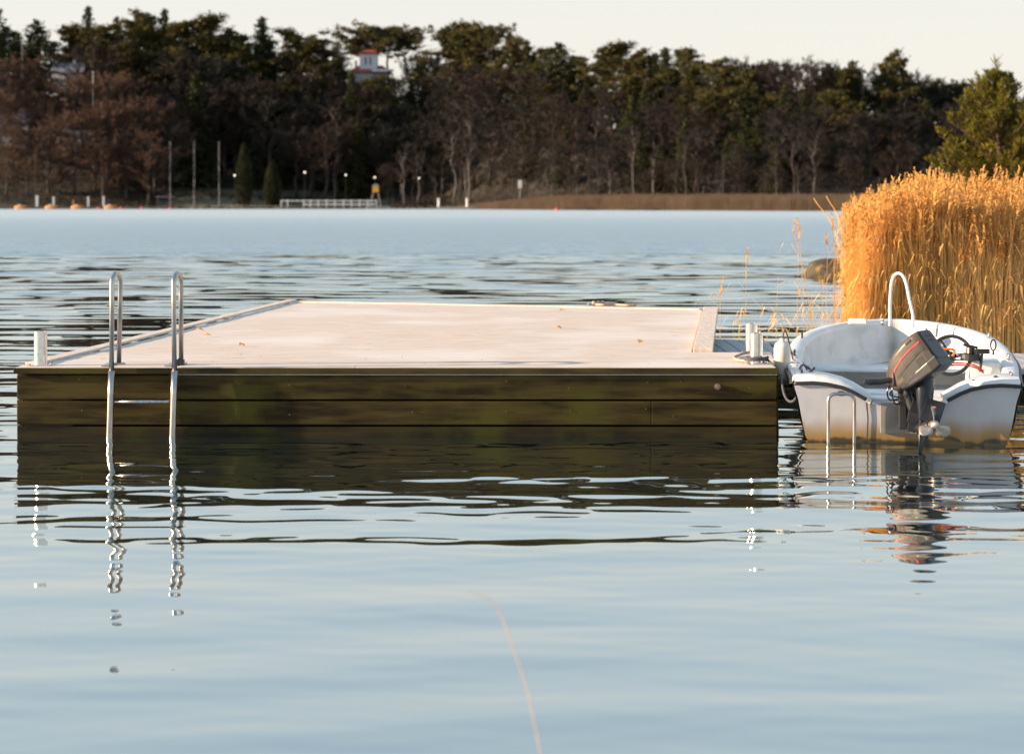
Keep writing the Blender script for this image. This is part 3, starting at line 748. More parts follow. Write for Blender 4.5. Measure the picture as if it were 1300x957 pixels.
# facing planks: front, left side, right side
def facing(p0,p1,rows,name,th=.045,joint=None):
    p0=Vector(p0);p1=Vector(p1); d=(p1-p0).normalized(); n=Vector((d.y,-d.x,0))
    for k,(z0,z1) in enumerate(rows):
        js=[0,1] if not joint or joint.get(k) is None else [0,joint[k],1]
        for a,b in zip(js,js[1:]):
            A=p0.lerp(p1,a)+d*.001; B=p0.lerp(p1,b)-d*.001; off=n*(th+random.uniform(-.003,.003))
            q=MB(); q.hexa([(A+off).to_tuple()[:2]+(z0,),(B+off).to_tuple()[:2]+(z0,),B.to_tuple()[:2]+(z0,),A.to_tuple()[:2]+(z0,)],[(A+off).to_tuple()[:2]+(z1,),(B+off).to_tuple()[:2]+(z1,),B.to_tuple()[:2]+(z1,),A.to_tuple()[:2]+(z1,)])
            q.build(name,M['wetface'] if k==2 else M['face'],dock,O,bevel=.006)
rows=[(.262,.434),(.082,.248),(-.20,.066)]
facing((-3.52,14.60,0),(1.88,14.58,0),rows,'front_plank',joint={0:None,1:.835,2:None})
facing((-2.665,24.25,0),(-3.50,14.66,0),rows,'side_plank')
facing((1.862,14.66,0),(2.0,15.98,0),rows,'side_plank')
# fascia board under the deck lip, and a thin batten under it on the right half
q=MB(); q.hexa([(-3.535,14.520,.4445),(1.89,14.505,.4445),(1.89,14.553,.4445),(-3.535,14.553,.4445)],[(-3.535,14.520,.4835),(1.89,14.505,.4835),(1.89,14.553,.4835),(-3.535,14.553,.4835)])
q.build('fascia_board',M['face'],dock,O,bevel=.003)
q=MB(); q.hexa([(-2.38,14.525,.4365),(1.88,14.512,.4365),(1.88,14.552,.4365),(-2.38,14.552,.4365)],[(-2.38,14.525,.4420),(1.88,14.512,.4420),(1.88,14.552,.4420),(-2.38,14.552,.4420)])
q.build('batten',M['grey_deck'],dock,O)
# bolt with washer, nail heads
b=at(911,14.52,491)
q=MB(); q.tube([(b.x,14.545,b.z),(b.x,14.522,b.z)],.022,16); q.tube([(b.x,14.522,b.z),(b.x,14.508,b.z)],.012,6)
q.build('bolt',M['bolt'],dock,O)
q=MB()
for px in (100,300,372,520,640,725,818,860,955):
    for py in (487,523):
        p=at(px+random.uniform(-6,6),14.53,py+random.uniform(-6,6)); q.tube([(p.x,14.545,p.z),(p.x,14.534,p.z)],.0035,8)
o=q.build('nail_heads',M['bolt'],dock,O)
# rope scrap at the back edge
p=[at(px,24.0-(px-742)*.010,z=DT+.03) for px in (742,750,760,768,778,790,803)]
for i,v in enumerate(p): v.y=back(v.x)-.02+.05*math.sin(i*2.1)
q=MB(); q.tube(smooth_pts(p,5),.014,6); 
for i in range(3): q.sphere(p[1]+Vector((.05*i,.02*i,.01)),.03,8,6)
o=q.build('rope_scrap',M['rope'],None,p[0],smooth=True); tag(o,'frayed scrap of rope lying on the back edge of the dock','rope')

# dead leaves and cone scales lying on the deck
for px,py,l in ((1,1,''),):
    pass
spots=[(253,420,'largest curled brown leaf on the left part of the deck'),(263,427,'small brown leaf next to the largest curled one'),(813,435,'pale curled leaf on the right part of the deck'),(714,395,'tiny dark leaf near the back of the deck'),(283,406,'small dark leaf close to the left curb'),(708,417,'tiny brown leaf near the middle of the deck'),(307,439,'small flat leaf left of the deck middle')]
for px,py,l in spots:
    d=dist(py,DT); p=at(px,d,z=DT); q=MB(); a=random.random()*6
    ps=[p+Vector((math.cos(a)*t_,math.sin(a)*t_,.012+.012*math.cos(t_*60))) for t_ in (-.045,-.02,0,.02,.045)]
    q.ribbon(ps,[.003,.018,.022,.016,.002],(-math.sin(a),math.cos(a),.3)); o=q.build('dead_leaf',M['plume'],None,p); tag(o,l,'leaf','dead leaves on the dock')

# ladder
lad=thing('swim_ladder',(-2.62,14.47,0),'steel swimming ladder with two hooped handrails on the left of the dock front','ladder'); O=Vector(lad.location)
for (xw,xt,xb,yb) in ((139.5,147,151,463),(219.5,224.5,230,461)):
    X0=(xw-650)/FP*14.48; XT=(xt-650)/FP*14.62; db=14.80; XB=(xb-650)/FP*db
    rad=.0215
    pts=[(X0-.02,14.47,-1.1),(X0,14.47,0),(X0+.008,14.475,.30),(X0+.012,14.48,.47)]
    q=MB(); q.tube(pts,[.0245]*4,14)
    q.build('stile',M['steel'],lad,O,smooth=True)
    arc=[(XT-.004+.012*k/8,14.50+.125*(1-math.cos(PI*k/8)),1.085+.068*math.sin(PI*k/8)) for k in range(9)]
    up=[Vector((X0+.012,14.48,.44)),Vector(arc[0]).lerp(Vector((X0+.012,14.48,.44)),.15)]+smooth_pts(arc,3)+[Vector(arc[-1]).lerp(Vector((XB,14.80,.5)),.15),Vector((XB,14.80,.50))]
    q=MB(); q.tube(up,rad*.80,14); q.build('handrail',M['steel'],lad,O,smooth=True)
    q=MB(); q.tube([(XB,14.80,DT+.001),(XB,14.80,DT+.012)],.045,14); q.box((XB-.06,14.70,DT+.006),(.05,.24,.008)); q.build('foot_plate',M['steel'],lad,O)
for k,z in enumerate((.253,-.03-.0,-.31,-.6)):
    if k==1: z=-.03
    xl=(139.5-650)/FP*14.48+.02; xr=(219.5-650)/FP*14.48-.02
    q=MB(); q.tube([(xl,14.47,z),(xr,14.47,z)],.0135,12); q.build('rung',M['steel'],lad,O,smooth=True)
p=at(228,14.74,z=DT); q=MB(); q.box((p.x,14.72,DT+.022),(.075,.05,.04)); q.tube([(p.x,14.72,DT+.042),(p.x,14.72,DT+.052)],.012,8)
o=q.build('clamp_block',M['black'],None,(p.x,14.72,DT),bevel=.004); tag(o,'small black block on the deck at the foot of the right ladder rail','block')

# mooring tubes
def tubepost(x,y,h,label):
    rt=thing('mooring_post',(x,y,DT),label,'post','metal mooring tubes on the dock'); O=Vector(rt.location)
    q=MB(); n=28; ro,ri=.047,.042; rr_=[]
    for (r_,z_) in ((ro,.001),(ro,h-.003),(ro-.0015,h),(ri,h),(ri,.03)):
        rr_.append([Vector((x+r_*math.cos(2*PI*j/n),y+r_*math.sin(2*PI*j/n),DT+z_)) for j in range(n)])
    q.rings(rr_); q.build('tube',M['galv'],rt,O,smooth=False)
    q=MB(); q.box((x,y,DT+.0045),(.15,.15,.007)); q.build('base_plate',M['galv'],rt,O,bevel=.002)
    for sx in (-1,1):
        for sy in (-1,1):
            q=MB(); q.tube([(x+sx*.062,y+sy*.062,DT+.008),(x+sx*.062,y+sy*.062,DT+.016)],.007,6); q.build('bolt',M['bolt'],rt,O)
tubepost((51.5-650)/FP*14.72,14.72,.245,'short shiny metal tube at the left front corner of the dock')
tubepost((960-650)/FP*14.86,14.86,.225,'short metal tube with rope round its base at the right front corner of the dock')
tubepost((954-650)/FP*15.85,15.85,.235,'short metal tube standing behind the roped one at the right corner of the dock')

# ------------------------------------------------------------------ gangway to the shore
gw=thing('gangway',(3.5,17.8,0),'low grey wooden gangway running behind the boat to the reed shore','gangway'); O=Vector(gw.location)
def gz(x): return lerp(.33,.21,sm((x-1.7)/2.8))
q=MB(); x=1.62
while x<9:
    x1=x+.138; 
    if x<2.20 : yb=20.0
    else: yb=20.0-.12*(x-2.2)
    ya=18.0 - .10*(x-1.7) if x<4 else 17.77
    q.hexa([(x,ya,gz(x)-.04),(x1,ya,gz(x1)-.04),(x1,yb,gz(x1)-.04),(x,yb,gz(x)-.04)],[(x,ya,gz(x)),(x1,ya,gz(x1)),(x1,yb,gz(x1)),(x,yb,gz(x))]); x+=.146
q.build('deck_boards',M['grey_deck'],gw,O,bevel=.003)
for (za,zb) in ((-.05,-.14),(-.155,-.24),(-.255,-.5)):
    pts=[(1.7,18.04,1.7),(4.0,17.81,4.0),(9,17.81,9)]
    q=MB()
    for (xa,ya,_),(xb,yb,__) in zip(pts,pts[1:]):
        q.hexa([(xa,ya,gz(xa)+zb),(xb,yb,gz(xb)+zb),(xb,yb+.05,gz(xb)+zb),(xa,ya+.05,gz(xa)+zb)],[(xa,ya,gz(xa)+za),(xb,yb,gz(xb)+za),(xb,yb+.05,gz(xb)+za),(xa,ya+.05,gz(xa)+za)])
    q.build('side_plank',M['face'],gw,O)
q=MB(); q.hexa([(1.7,18.1,-.2),(9,17.9,-.2),(9,19.0,-.2),(1.7,19.8,-.2)],[(1.7,18.1,.15),(9,17.9,.15),(9,19.0,.15),(1.7,19.8,.15)]); q.build('float',M['dark'],gw,O)

# ------------------------------------------------------------------ boat
BO=Vector((2.72,14.12,0)); HA=R(9)
FWD=Vector((math.sin(HA),math.cos(HA),0)); RGT=Vector((math.cos(HA),-math.sin(HA),0))
def bl(u,v,z): return BO+FWD*u+RGT*v+Vector((0,0,z))
boat=thing('motor_boat',BO,'small white open motor boat moored stern-out beside the dock, hull stained at the waterline','boat')
def bm(mb,name,m,parent=None,smooth=False,bevel=0): return mb.build(name,m,parent or boat,BO,smooth,bevel)
LEN=3.70
def hb_(u):   # half beam at the gunwale
    t=max(0,(u-1.5)/(LEN-1.5))
    return lerp(.765,.845,sm(u/1.5)) * (1-t**3.1)**.55 if t<1 else 0
def gzh(u): return .425+.215*(u/LEN)**1.5
NU=34
us=[LEN*(1-(1-i/(NU-1))**1.6) for i in range(NU)]
us[-1]=LEN
def outer(u):
    hb=max(.012,hb_(u)); zt=gzh(u); f=u/LEN
    kz=lerp(-.14,-.02,f**3)+ (max(0,f-.8)/.2)**2*.22
    wl=hb*lerp(.90,.70,f)
    # v,z from gunwale to keel
    return [(hb,zt-.05),(lerp(hb,wl,.10),lerp(zt,0,.30)),(lerp(hb,wl,.22),lerp(zt,0,.34)),(lerp(hb,wl,.45),lerp(zt,0,.62)),(wl,lerp(zt,0,.92)),(wl*.93,min(kz*.3+.0,zt-.1)),(wl*.5,kz*.75),(0,kz)]
rs_=[]
for u in us:
    s_=outer(u); ring=[bl(u,v,z) for v,z in s_]+[bl(u,-v,z) for v,z in s_[::-1][1:]]
    rs_.append(ring)
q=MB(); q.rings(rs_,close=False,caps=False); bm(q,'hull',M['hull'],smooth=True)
# transom
def zt(v):
    a=abs(v); return interp(a,[(0,.285),(.235,.285),(.25,.292),(.30,.318),(.36,.352),(.44,.385),(.54,.406),(.64,.414),(.765,.408)])
vs_=[-.765+1.53*i/60 for i in range(61)]
def tr_bot(v):
    a=abs(v)
    prof=[(0,-.14),(.345,-.105),(.64,-.042),(.688,.03),(.705,.10),(.73,.25),(.748,.33),(.765,.375)]
    return interp(a,prof)
front=[bl(0,v,zt(v)) for v in vs_]; bot=[bl(0,v,tr_bot(v)) for v in vs_]
ft=[bl(.04,v,zt(v)) for v in vs_]; fb=[bl(.04,v,tr_bot(v)) for v in vs_]
q=MB(); n=len(vs_); q.add(bot+front+ft+fb,[(i,i+1,n+i+1,n+i) for i in range(n-1)]+[(n+i,n+i+1,2*n+i+1,2*n+i) for i in range(n-1)]+[(2*n+i,2*n+i+1,3*n+i+1,3*n+i) for i in range(n-1)])
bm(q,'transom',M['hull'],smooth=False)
# motor board: grey pad in the cut-out, coloured as the outboard's shadow
q=MB(); q.box(bl(-.022,.0,.17),(.36,.03,.20),Matrix.Rotation(-HA,3,'Z')); bm(q,'motor_shadow_pad',mat('motor_shadow_pad',(.22,.21,.20),.7,c2=(.15,.14,.13),scale=9),bevel=.006)
# stern quarters and gunwale flange
for sg in (-1,1):
    q=MB(); A=[];B=[];C=[];D=[]
    for i in range(22):
        v=lerp(.245,.765,i/21); z=zt(v)
        A.append(bl(-.012,sg*v,z-.012)); B.append(bl(-.004,sg*v,z+.028)); C.append(bl(.06,sg*v*.995,z+.048))
        D.append(bl(.34-.10*(1-i/21),sg*v*.99,z+.040+.016*i/21))
    E=[p-Vector((0,0,.20)) for p in D]
    q.rings([A,B,C,D,E],close=False,caps=False); bm(q,'stern_quarter',M['gel'],smooth=True)
    q=MB(); pts=[bl(-.022,sg*v,zt(v)-.005) for v in [lerp(.235,.768,i/24) for i in range(25)]]
    q.tube(pts,.0135,8); bm(q,'stern_rub_strip',M['rub'],smooth=True)
    q=MB(); p=bl(-.024,sg*.242,zt(.242)-.004); p2=bl(-.024,sg*.272,zt(.272)-.003); q.tube([p,p2],.016,8); bm(q,'strip_end',M['white'])
# flange: outer lip -> top -> inner edge
def gun(u,off,dz): 
    hb=max(0.0,hb_(u)); return hb-off, gzh(u)+dz
def gring(profile,name,m,u0=0.0,smooth=True):
    path=[]
    U=[u for u in us if u>=u0-1e-6]
    seq=[(u,1) for u in U]+[(u,-1) for u in U[::-1]]
    rings=[]
    for u,sg in seq:
        hb=hb_(u)
        # outward normal of the sheer line in plan
        e=.01; h0=hb_(max(0,u-e)); h1=hb_(min(LEN,u+e)); tu=2*e; tv=(h1-h0)
        if u>LEN-.02: nx,nv=1,0.0
        else:
            l=math.hypot(tu,tv); nx,nv=-tv/l,tu/l
        ring=[]
        for off,dz in profile:
            uu=u-nx*off; vv=(hb-nv*off)
            if vv<0: vv=0
            ring.append(bl(uu,sg*vv,gzh(u)+dz))
        rings.append(ring)
    q=MB(); q.rings(rings,close=False,caps=False); return bm(q,name,m,smooth=smooth)
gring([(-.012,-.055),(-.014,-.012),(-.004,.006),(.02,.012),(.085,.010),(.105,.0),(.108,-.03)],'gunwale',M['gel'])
gring([(-.010,-.060),(-.034,-.052),(-.036,-.028),(-.012,-.020)],'rub_rail',M['rub'])
# inner hull
gring([(.106,-.02),(.115,-.10),(.13,-.22),(.16,-.30),(.24,-.345)],'inner_side',M['inner'])
q=MB(); L_=[];R_=[]
for u in us:
    h_=max(.0,hb_(u)-.2); L_.append(bl(u if u<LEN-.2 else LEN-.2,-h_,gzh(u)-.33)); R_.append(bl(u if u<LEN-.2 else LEN-.2,h_,gzh(u)-.33))
q.rings([L_,R_],close=False,caps=False); bm(q,'floor',M['inner'])
# thwarts
def thwart(u0,u1,z,name='thwart',th=.03,vmax=None):
    q=MB(); h0=min(vmax or 9,hb_(u0)-.13); h1=min(vmax or 9,hb_(u1)-.13)
    q.hexa([bl(u0,-h0,z-th),bl(u0,h0,z-th),bl(u1,h1,z-th),bl(u1,-h1,z-th)],[bl(u0,-h0,z),bl(u0,h0,z),bl(u1,h1,z),bl(u1,-h1,z)])
    return bm(q,name,M['gel'],bevel=.012)
thwart(2.00,2.35,.352); 
q=MB(); q.hexa([bl(2.32,-.66,.08),bl(2.32,.66,.08),bl(2.35,.66,.08),bl(2.35,-.66,.08)],[bl(2.32,-.66,.32),bl(2.32,.66,.32),bl(2.35,.66,.32),bl(2.35,-.66,.32)]); bm(q,'thwart_front',M['inner'])
thwart(.62,.98,.285)
thwart(.10,.34,.30,'stern_shelf',.03,.70)
q=MB(); q.hexa([bl(.98,-.7,.06),bl(.98,.7,.06),bl(1.01,.7,.06),bl(1.01,-.7,.06)],[bl(.98,-.7,.255),bl(.98,.7,.255),bl(1.01,.7,.255),bl(1.01,-.7,.255)]); bm(q,'thwart_front',M['inner'])
# side console at starboard with wheel, lever, lamp
q=MB(); rot=Matrix.Rotation(-HA,3,'Z')
q.box(bl(1.15,.60,.38),(.26,.42,.24),rot,taper=.85); bm(q,'console',M['gel'],bevel=.02)
wc=at(1207,15.0,451); wn=Vector((-.30,-.9,.35)).normalized(); wu=wn.orthogonal().normalized(); ww=wn.cross(wu)
pts=[wc+(wu*math.cos(a)+ww*math.sin(a))*.145 for a in [2*PI*i/36 for i in range(37)]]
q=MB(); q.tube(pts,.0135,8,False); wh=bm(q,'steering_wheel',M['black'],smooth=True)
q=MB()
for a in (.3,2.4,4.5): q.tube([wc-wn*.03,wc+(wu*math.cos(a)+ww*math.sin(a))*.142],[.016,.012],8)
q.tube([wc-wn*.09,wc+wn*.0],.03,12); bm(q,'wheel_spokes',M['black'],wh,smooth=True)
p0=at(1244,14.9,472); p1=at(1247,14.9,446)
q=MB(); q.tube([p0,p1],[.012,.012],8); q.box(p1,(.10,.05,.035)); bm(q,'throttle_lever',M['black'],bevel=.006)
c=at(1232,14.95,449)
q=MB(); q.tube([c-Vector((0,0,.05)),c],[.075,.07],16); q.tube([c,c+Vector((0,0,.05))],[.035,.03],12); q.box(c+Vector((.0,0,.055)),(.10,.05,.018),Matrix.Rotation(.2,3,'Y')); bm(q,'deck_compass',M['black'],bevel=.004)
# orange kill-cord handle
q=MB(); a_=at(1196,14.75,452); pts=[at(px,14.75,py) for px,py in ((1197,455),(1196,447),(1199,443.5),(1209,443.5),(1212,447),(1209,452))]
q.tube(smooth_pts(pts,4),.009,8); bm(q,'orange_handle',M['orange'],smooth=True)
# red cables
for dy in (0,2.5):
    q=MB(); pts=[at(px,14.6-.0*dy,py+dy) for px,py in ((1178,470),(1192,463),(1205,461),(1222,461),(1238,464),(1249,471))]
    q.tube(smooth_pts(pts,5),.006,6); bm(q,'red_cable',M['red'],smooth=True)
q=MB(); pts=[at(px,14.3,py) for px,py in ((1176,488),(1186,474),(1194,463),(1206,458),(1224,456))]
q.tube(smooth_pts(pts,5),.006,6); bm(q,'steering_cable',M['black'],smooth=True)
# bow rail hoop
pr=[at(px,d_,py) for px,d_,py in ((1130,17.35,414),(1130,17.35,385),(1131.5,17.35,362),(1135,17.33,350.5),(1141,17.30,347),(1147,17.28,351),(1151,17.25,362),(1155,17.2,382),(1159,17.15,400),(1159,17.15,416))]
q=MB(); q.tube(smooth_pts(pr,6),.0135,10); bm(q,'bow_rail',M['white'],smooth=True)
# bow box, stub
c=at(1089,17.2,408); q=MB(); q.box(c+Vector((0,0,.0)),(.165,.14,.045),rot,taper=.9); bm(q,'bow_box',M['white'],bevel=.012)
c=at(1120.5,17.45,413); q=MB(); q.tube([c,c+Vector((0,0,.045))],.012,8); q.sphere(c+Vector((0,0,.05)),.014,8,6); bm(q,'bow_stud',M['steel'],smooth=True)
# cleats and fairleads on the gunwales
for u,sg in ((.22,-1),(1.45,-1),(.22,1),(1.35,1),(2.6,1),(2.5,-1)):
    h_=hb_(u)-.05; c=bl(u,sg*h_,gzh(u)+.012); q=MB()
    q.tube([c+FWD*-.03,c+FWD*-.03+Vector((0,0,.028))],.008,8); q.tube([c+FWD*.03,c+FWD*.03+Vector((0,0,.028))],.008,8)
    q.tube([c+FWD*-.075+Vector((0,0,.034)),c+Vector((0,0,.03)),c+FWD*.075+Vector((0,0,.034))],.009,8); bm(q,'cleat',M['black'] if sg<0 else M['steel'],smooth=True)
for px,py in ((1030,481),(1068,484),(1236,484),(1264,479)):
    d_=14.16+ (px-1151)/186*-.156; c=at(px,d_+.02,py-1); q=MB(); q.sphere(c,.012,8,6,(1.3,1,.6)); bm(q,'screw_cap',M['rub'])
for i in range(6):
    u=.5+i*.16
    c=bl(u,-(hb_(u)-.045-(i%2)*.02),gzh(u)+.012); q=MB(); q.sphere(c,.009,8,5); bm(q,'screw_cap',M['bolt'])
# starboard ring
c=at(1261,15.4,438); q=MB(); pts=[c+Vector((math.cos(a)*.02,0,math.sin(a)*.04)) for a in [2*PI*i/16 for i in range(17)]]; q.tube(pts,.006,6); q.tube([c-Vector((0,0,.04)),c-Vector((0,0,.075))],.008,6); bm(q,'oarlock',M['black'])
# stern boarding ladder
lp=[]
for px,py in ((1051.5,572),(1051.5,520),(1052,507),(1055.5,501.5),(1062,500),(1074,500),(1080.5,501.5),(1084,507),(1084.5,520),(1084.5,572)):
    lp.append(at(px,14.05,py))
q=MB(); q.tube(smooth_pts(lp,5),.0125,10); 
sl=bm(q,'boarding_ladder',M['steel'],smooth=True)
q=MB()
for py in (500,):
    c=at(1068,14.08,py-.5); q.box(c,(.035,.06,.03))
bm(q,'ladder_bracket',M['black'],sl)
q=MB(); q.tube([at(1052,14.05,574),at(1084,14.05,574)],.011,8); bm(q,'ladder_rung',M['steel'],sl)
# registration-like scuffs left out; drain plug
q=MB(); c=bl(-.004,-.33,.03); q.tube([c,c-FWD*.01],.015,10); bm(q,'drain_plug',M['black'])
q=MB(); q.tube([bl(-.012,-.272,.28),bl(-.012,-.262,.17),bl(-.012,-.268,.04),bl(-.010,-.27,.02)],[.006,.005,.005,.004],6); bm(q,'seam_sealant',M['rub'])

# outboard motor
F=Vector((-.62,.47,-.62)).normalized(); S=Vector((-.60,-.80,0)); S=(S-F*S.dot(F)).normalized(); U=F.cross(S)
if U.z<0: U=-U
C0=at(1183,13.74,438)
def ob(f,s_,u_): return C0+F*f*1.0+S*s_*.86+U*u_*.90
om=MB(); b0=at(1147,13.98,512)
om.box(at(1146,14.03,518),(.06,.10,.28),rot); om.box(at(1163,14.02,516),(.05,.12,.26),rot); om.box(at(1156,14.0,486),(.20,.16,.10),Matrix.Rotation(.3,3,'X'))
om.tube([at(1143,13.98,470),at(1152,13.95,500),at(1162,13.92,530)],[.03,.035,.03],8)
motor=bm(om,'outboard_motor',M['black'],bevel=.01)
# cowling: rounded-box rings along F
def rrect(cx,cy,w,h,n=6,r=.035,sk=0):
    out=[]
    for (sx,sy,a0) in ((1,1,0),(-1,1,90),(-1,-1,180),(1,-1,270)):
        for i in range(n+1):
            a=R(a0+90*i/n); out.append((cx+sx*(w/2-r)+r*math.cos(a),cy+sy*(h/2-r)+r*math.sin(a)))
    return out
prof=[(-.006,.19,.245,-.0),(.0,.215,.27,0),(.05,.235,.285,.0),(.13,.24,.285,-.003),(.22,.235,.265,-.010),(.30,.21,.225,-.022),(.36,.17,.175,-.035),(.395,.12,.12,-.045),(.405,.07,.07,-.048)]
rg=[[ob(f,a,b) for a,b in rrect(0,cu,w,h,6,min(.045,w*.35,h*.35))] for f,w,h,cu in prof]
q=MB(); q.rings(rg[::-1]); cw=bm(q,'cowling',M['cowl'],motor,smooth=False,bevel=0)
for p_ in cw.data.polygons: p_.use_smooth=True
# dark lower pan
prof2=[(-.012,.225,.10,-.135),(.06,.25,.10,-.142),(.16,.25,.09,-.140),(.26,.225,.08,-.13),(.33,.18,.06,-.115)]
rg=[[ob(f,a,b) for a,b in rrect(0,cu,w,h,4,.02)] for f,w,h,cu in prof2]
q=MB(); q.rings(rg[::-1]); bm(q,'lower_pan',M['black'],motor,bevel=.006)
# rear panel with red lettering strokes, frame ridges
q=MB(); q.rings([[ob(-.010,a,b) for a,b in rrect(0,.0,.205,.255,4,.03)],[ob(-.018,a,b) for a,b in rrect(0,.0,.190,.24,4,.03)]][::-1]); rp=bm(q,'rear_panel',M['black'],motor)
q=MB()
for k,(u0,n_) in enumerate(((.075,5),(.035,6))):
    for i in range(n_):
        s0=-.055+i*.11/n_
        q.add([ob(-.0195,s0,u0-.010),ob(-.0195,s0+.012,u0-.010),ob(-.0195,s0+.014,u0+.010),ob(-.0195,s0+.002,u0+.010)],[(0,1,2,3)])
bm(q,'rear_lettering',mat('dull_red_print',(.22,.03,.03),.5),rp)
# side stripes on the lit side (+S)
def stripe(pts,w,m,name):
    q=MB(); ps=[]
    for f,u_ in pts:
        wd=interp(f,[(p[0],p[1]) for p in prof])/2+.0045; ps.append((f,u_,wd))
    A=[ob(f,wd,u_+w/2) for f,u_,wd in ps]; B=[ob(f,wd,u_-w/2) for f,u_,wd in ps]
    A2=[ob(f,wd-.01,u_+w/2) for f,u_,wd in ps]; B2=[ob(f,wd-.01,u_-w/2) for f,u_,wd in ps]
    q.rings([A2,A,B,B2],close=False,caps=False); bm(q,name,m,cw)
stripe([(.02,.055),(.1,.052),(.2,.035),(.28,.01),(.335,-.02)],.010,M['red'],'red_stripe')
stripe([(.02,.0),(.1,-.008),(.2,-.026),(.30,-.055)],.020,M['black'],'black_stripe')
stripe([(.0,-.075),(.12,-.078),(.2,-.085),(.27,-.095)],.075,M['black'],'black_stripe')
stripe([(.06,.105),(.085,.103),(.11,.101)],.014,M['black'],'air_slot')
# leg
def sec(c,ch,th,ang,n=14,tilt=Vector((0,0,0))):
    out=[]; ca,sa=math.cos(ang),math.sin(ang)
    for i in range(n):
        a=2*PI*i/n; x=th/2*math.sin(a); y=ch/2*math.cos(a)*(1 if math.cos(a)<0 else 1.1)
        out.append(Vector(c)+Vector((x*ca-y*sa,x*sa+y*ca,0)))
    return out
an=R(-28)
lg=[(1172,13.86,452,.17,.15),(1173,13.84,470,.17,.14),(1174,13.80,490,.17,.125),(1174,13.75,508,.16,.105),(1174,13.70,522,.17,.085),(1174,13.66,534,.17,.065),(1173,13.63,546,.19,.06),(1172,13.60,556,.16,.045),(1170,13.58,566,.11,.02),(1168,13.57,574,.06,.012)]
q=MB(); q.rings([sec(at(px,d_,py),ch,th,an) for px,d_,py,ch,th in lg][::-1]); bm(q,'leg',M['legm'],motor,smooth=True)
# anti-cavitation plate, tilted square
pm=Matrix.Rotation(R(-28),3,'Z')@Matrix.Rotation(R(38),3,'X')@Matrix.Rotation(R(18),3,'Y')
q=MB(); q.box(at(1184,13.60,522),(.135,.20,.018),pm); pl=bm(q,'cavitation_plate',M['black'],motor,bevel=.006)
c=at(1187,13.545,517.5); q=MB(); q.sphere(c,.009,10,6); bm(q,'anode',M['orange'],pl)
q=MB(); q.box(at(1164,13.72,524),(.10,.13,.10),pm); q.box(at(1160,13.78,536),(.06,.12,.08),pm); bm(q,'trim_bracket',M['black'],motor,bevel=.008)
# gear case and propeller
hc=at(1183,13.52,540); ax=Vector((.32,-.86,.22)).normalized(); 
q=MB(); rs2=[(-.20,.012),(-.17,.032),(-.10,.042),(-.02,.042),(.0,.036)]
q.tube([hc+ax*a for a,_ in rs2],[b for _,b in rs2],14); bm(q,'gear_case',M['legm'],motor,smooth=True)
q=MB(); q.tube([hc+ax*.0,hc+ax*.05,hc+ax*.075],[.030,.026,.012],14)
e1=ax.orthogonal().normalized(); e2=ax.cross(e1)
for k in range(3):
    a0=R(100+120*k); rad=e1*math.cos(a0)+e2*math.sin(a0); tan=ax.cross(rad)
    rows_=[]
    for i in range(7):
        t_=i/6; r_=.02+.105*t_; wch=[.020,.036,.048,.054,.050,.036,.012][i]; pitch=R(62-30*t_)
        dirc=(tan*math.cos(pitch)+ax*math.sin(pitch)); sw=tan*(.012*t_*t_)
        th=.004
        nn=dirc.cross(rad).normalized()*th*(1-.5*t_)
        c_=hc+ax*.028+rad*r_+sw
        rows_.append([c_-dirc*wch+nn*.2,c_-dirc*wch*.4+nn,c_+dirc*wch*.4+nn,c_+dirc*wch+nn*.2,c_+dirc*wch*.4-nn,c_-dirc*wch*.4-nn])
    q.rings(rows_)
bm(q,'propeller',M['prop'],motor,smooth=True)
# tiller handle
q=MB(); q.tube([at(px,13.85,py) for px,py in ((1097,484),(1103,485),(1118,484.5),(1132,482),(1150,480))],[.015,.022,.020,.020,.04],10); q.box(at(1142,13.87,480),(.13,.10,.10),Matrix.Rotation(.2,3,'Z'))
bm(q,'tiller_handle',M['black'],motor,bevel=.003)
q=MB()
for px0,px1,y1 in ((1133,1130,508),(1138,1137,513),(1143,1131,502)):
    q.tube(smooth_pts([at(px0,13.93,484),at((px0+px1)/2-5,13.9,496),at(px1,13.97,y1),at(px1+16,14.02,505)],4),.006,6)
bm(q,'control_cables',M['black'],motor)

# ropes and fender
def rope(pts,r,m,label,cat='rope',name='mooring_rope'):
    q=MB(); q.tube(smooth_pts(pts,8),r,8); o=q.build(name,m,None,pts[0],smooth=True); tag(o,label,cat); return o
pc=Vector(((960-650)/FP*14.86,14.86,DT))
coil=[pc+Vector((math.cos(a)*(.075+.004*a/6),math.sin(a)*(.075+.004*a/6),.024+.012*a/6.28)) for a in [i*.5 for i in range(26)]]
end=[at(985,14.7,467),at(991,14.6,478),at(995,14.5,498),at(1000,14.45,508),at(1007,14.42,509),at(1013,14.42,500),at(1017,14.42,488),at(1023,14.44,477),at(1034,14.5,467)]
rope(coil+[at(975,14.82,z=DT+.03)]+end,.009,M['darkrope'],'dark mooring rope looping from the roped metal tube down and up to the boat')
lo=[at(px,d_,z=DT+z_) for px,d_,z_ in ((953,14.9,.02),(944,14.95,.014),(936,15.05,.014),(932,15.25,.014),(938,15.5,.014),(946,15.65,.02),(955,15.72,.03),(962,15.80,.06))]
rope(lo,.011,M['rope'],'pale loop of rope lying on the dock between the two right-hand tubes')
rope([at(965,15.85,z=DT+.14),at(970,15.8,z=DT+.10),at(978,15.7,437),at(984,15.75,441),bl(1.45,-.80,.50)],.007,M['darkrope'],'thin dark line from the rear metal tube to the boat cleat')
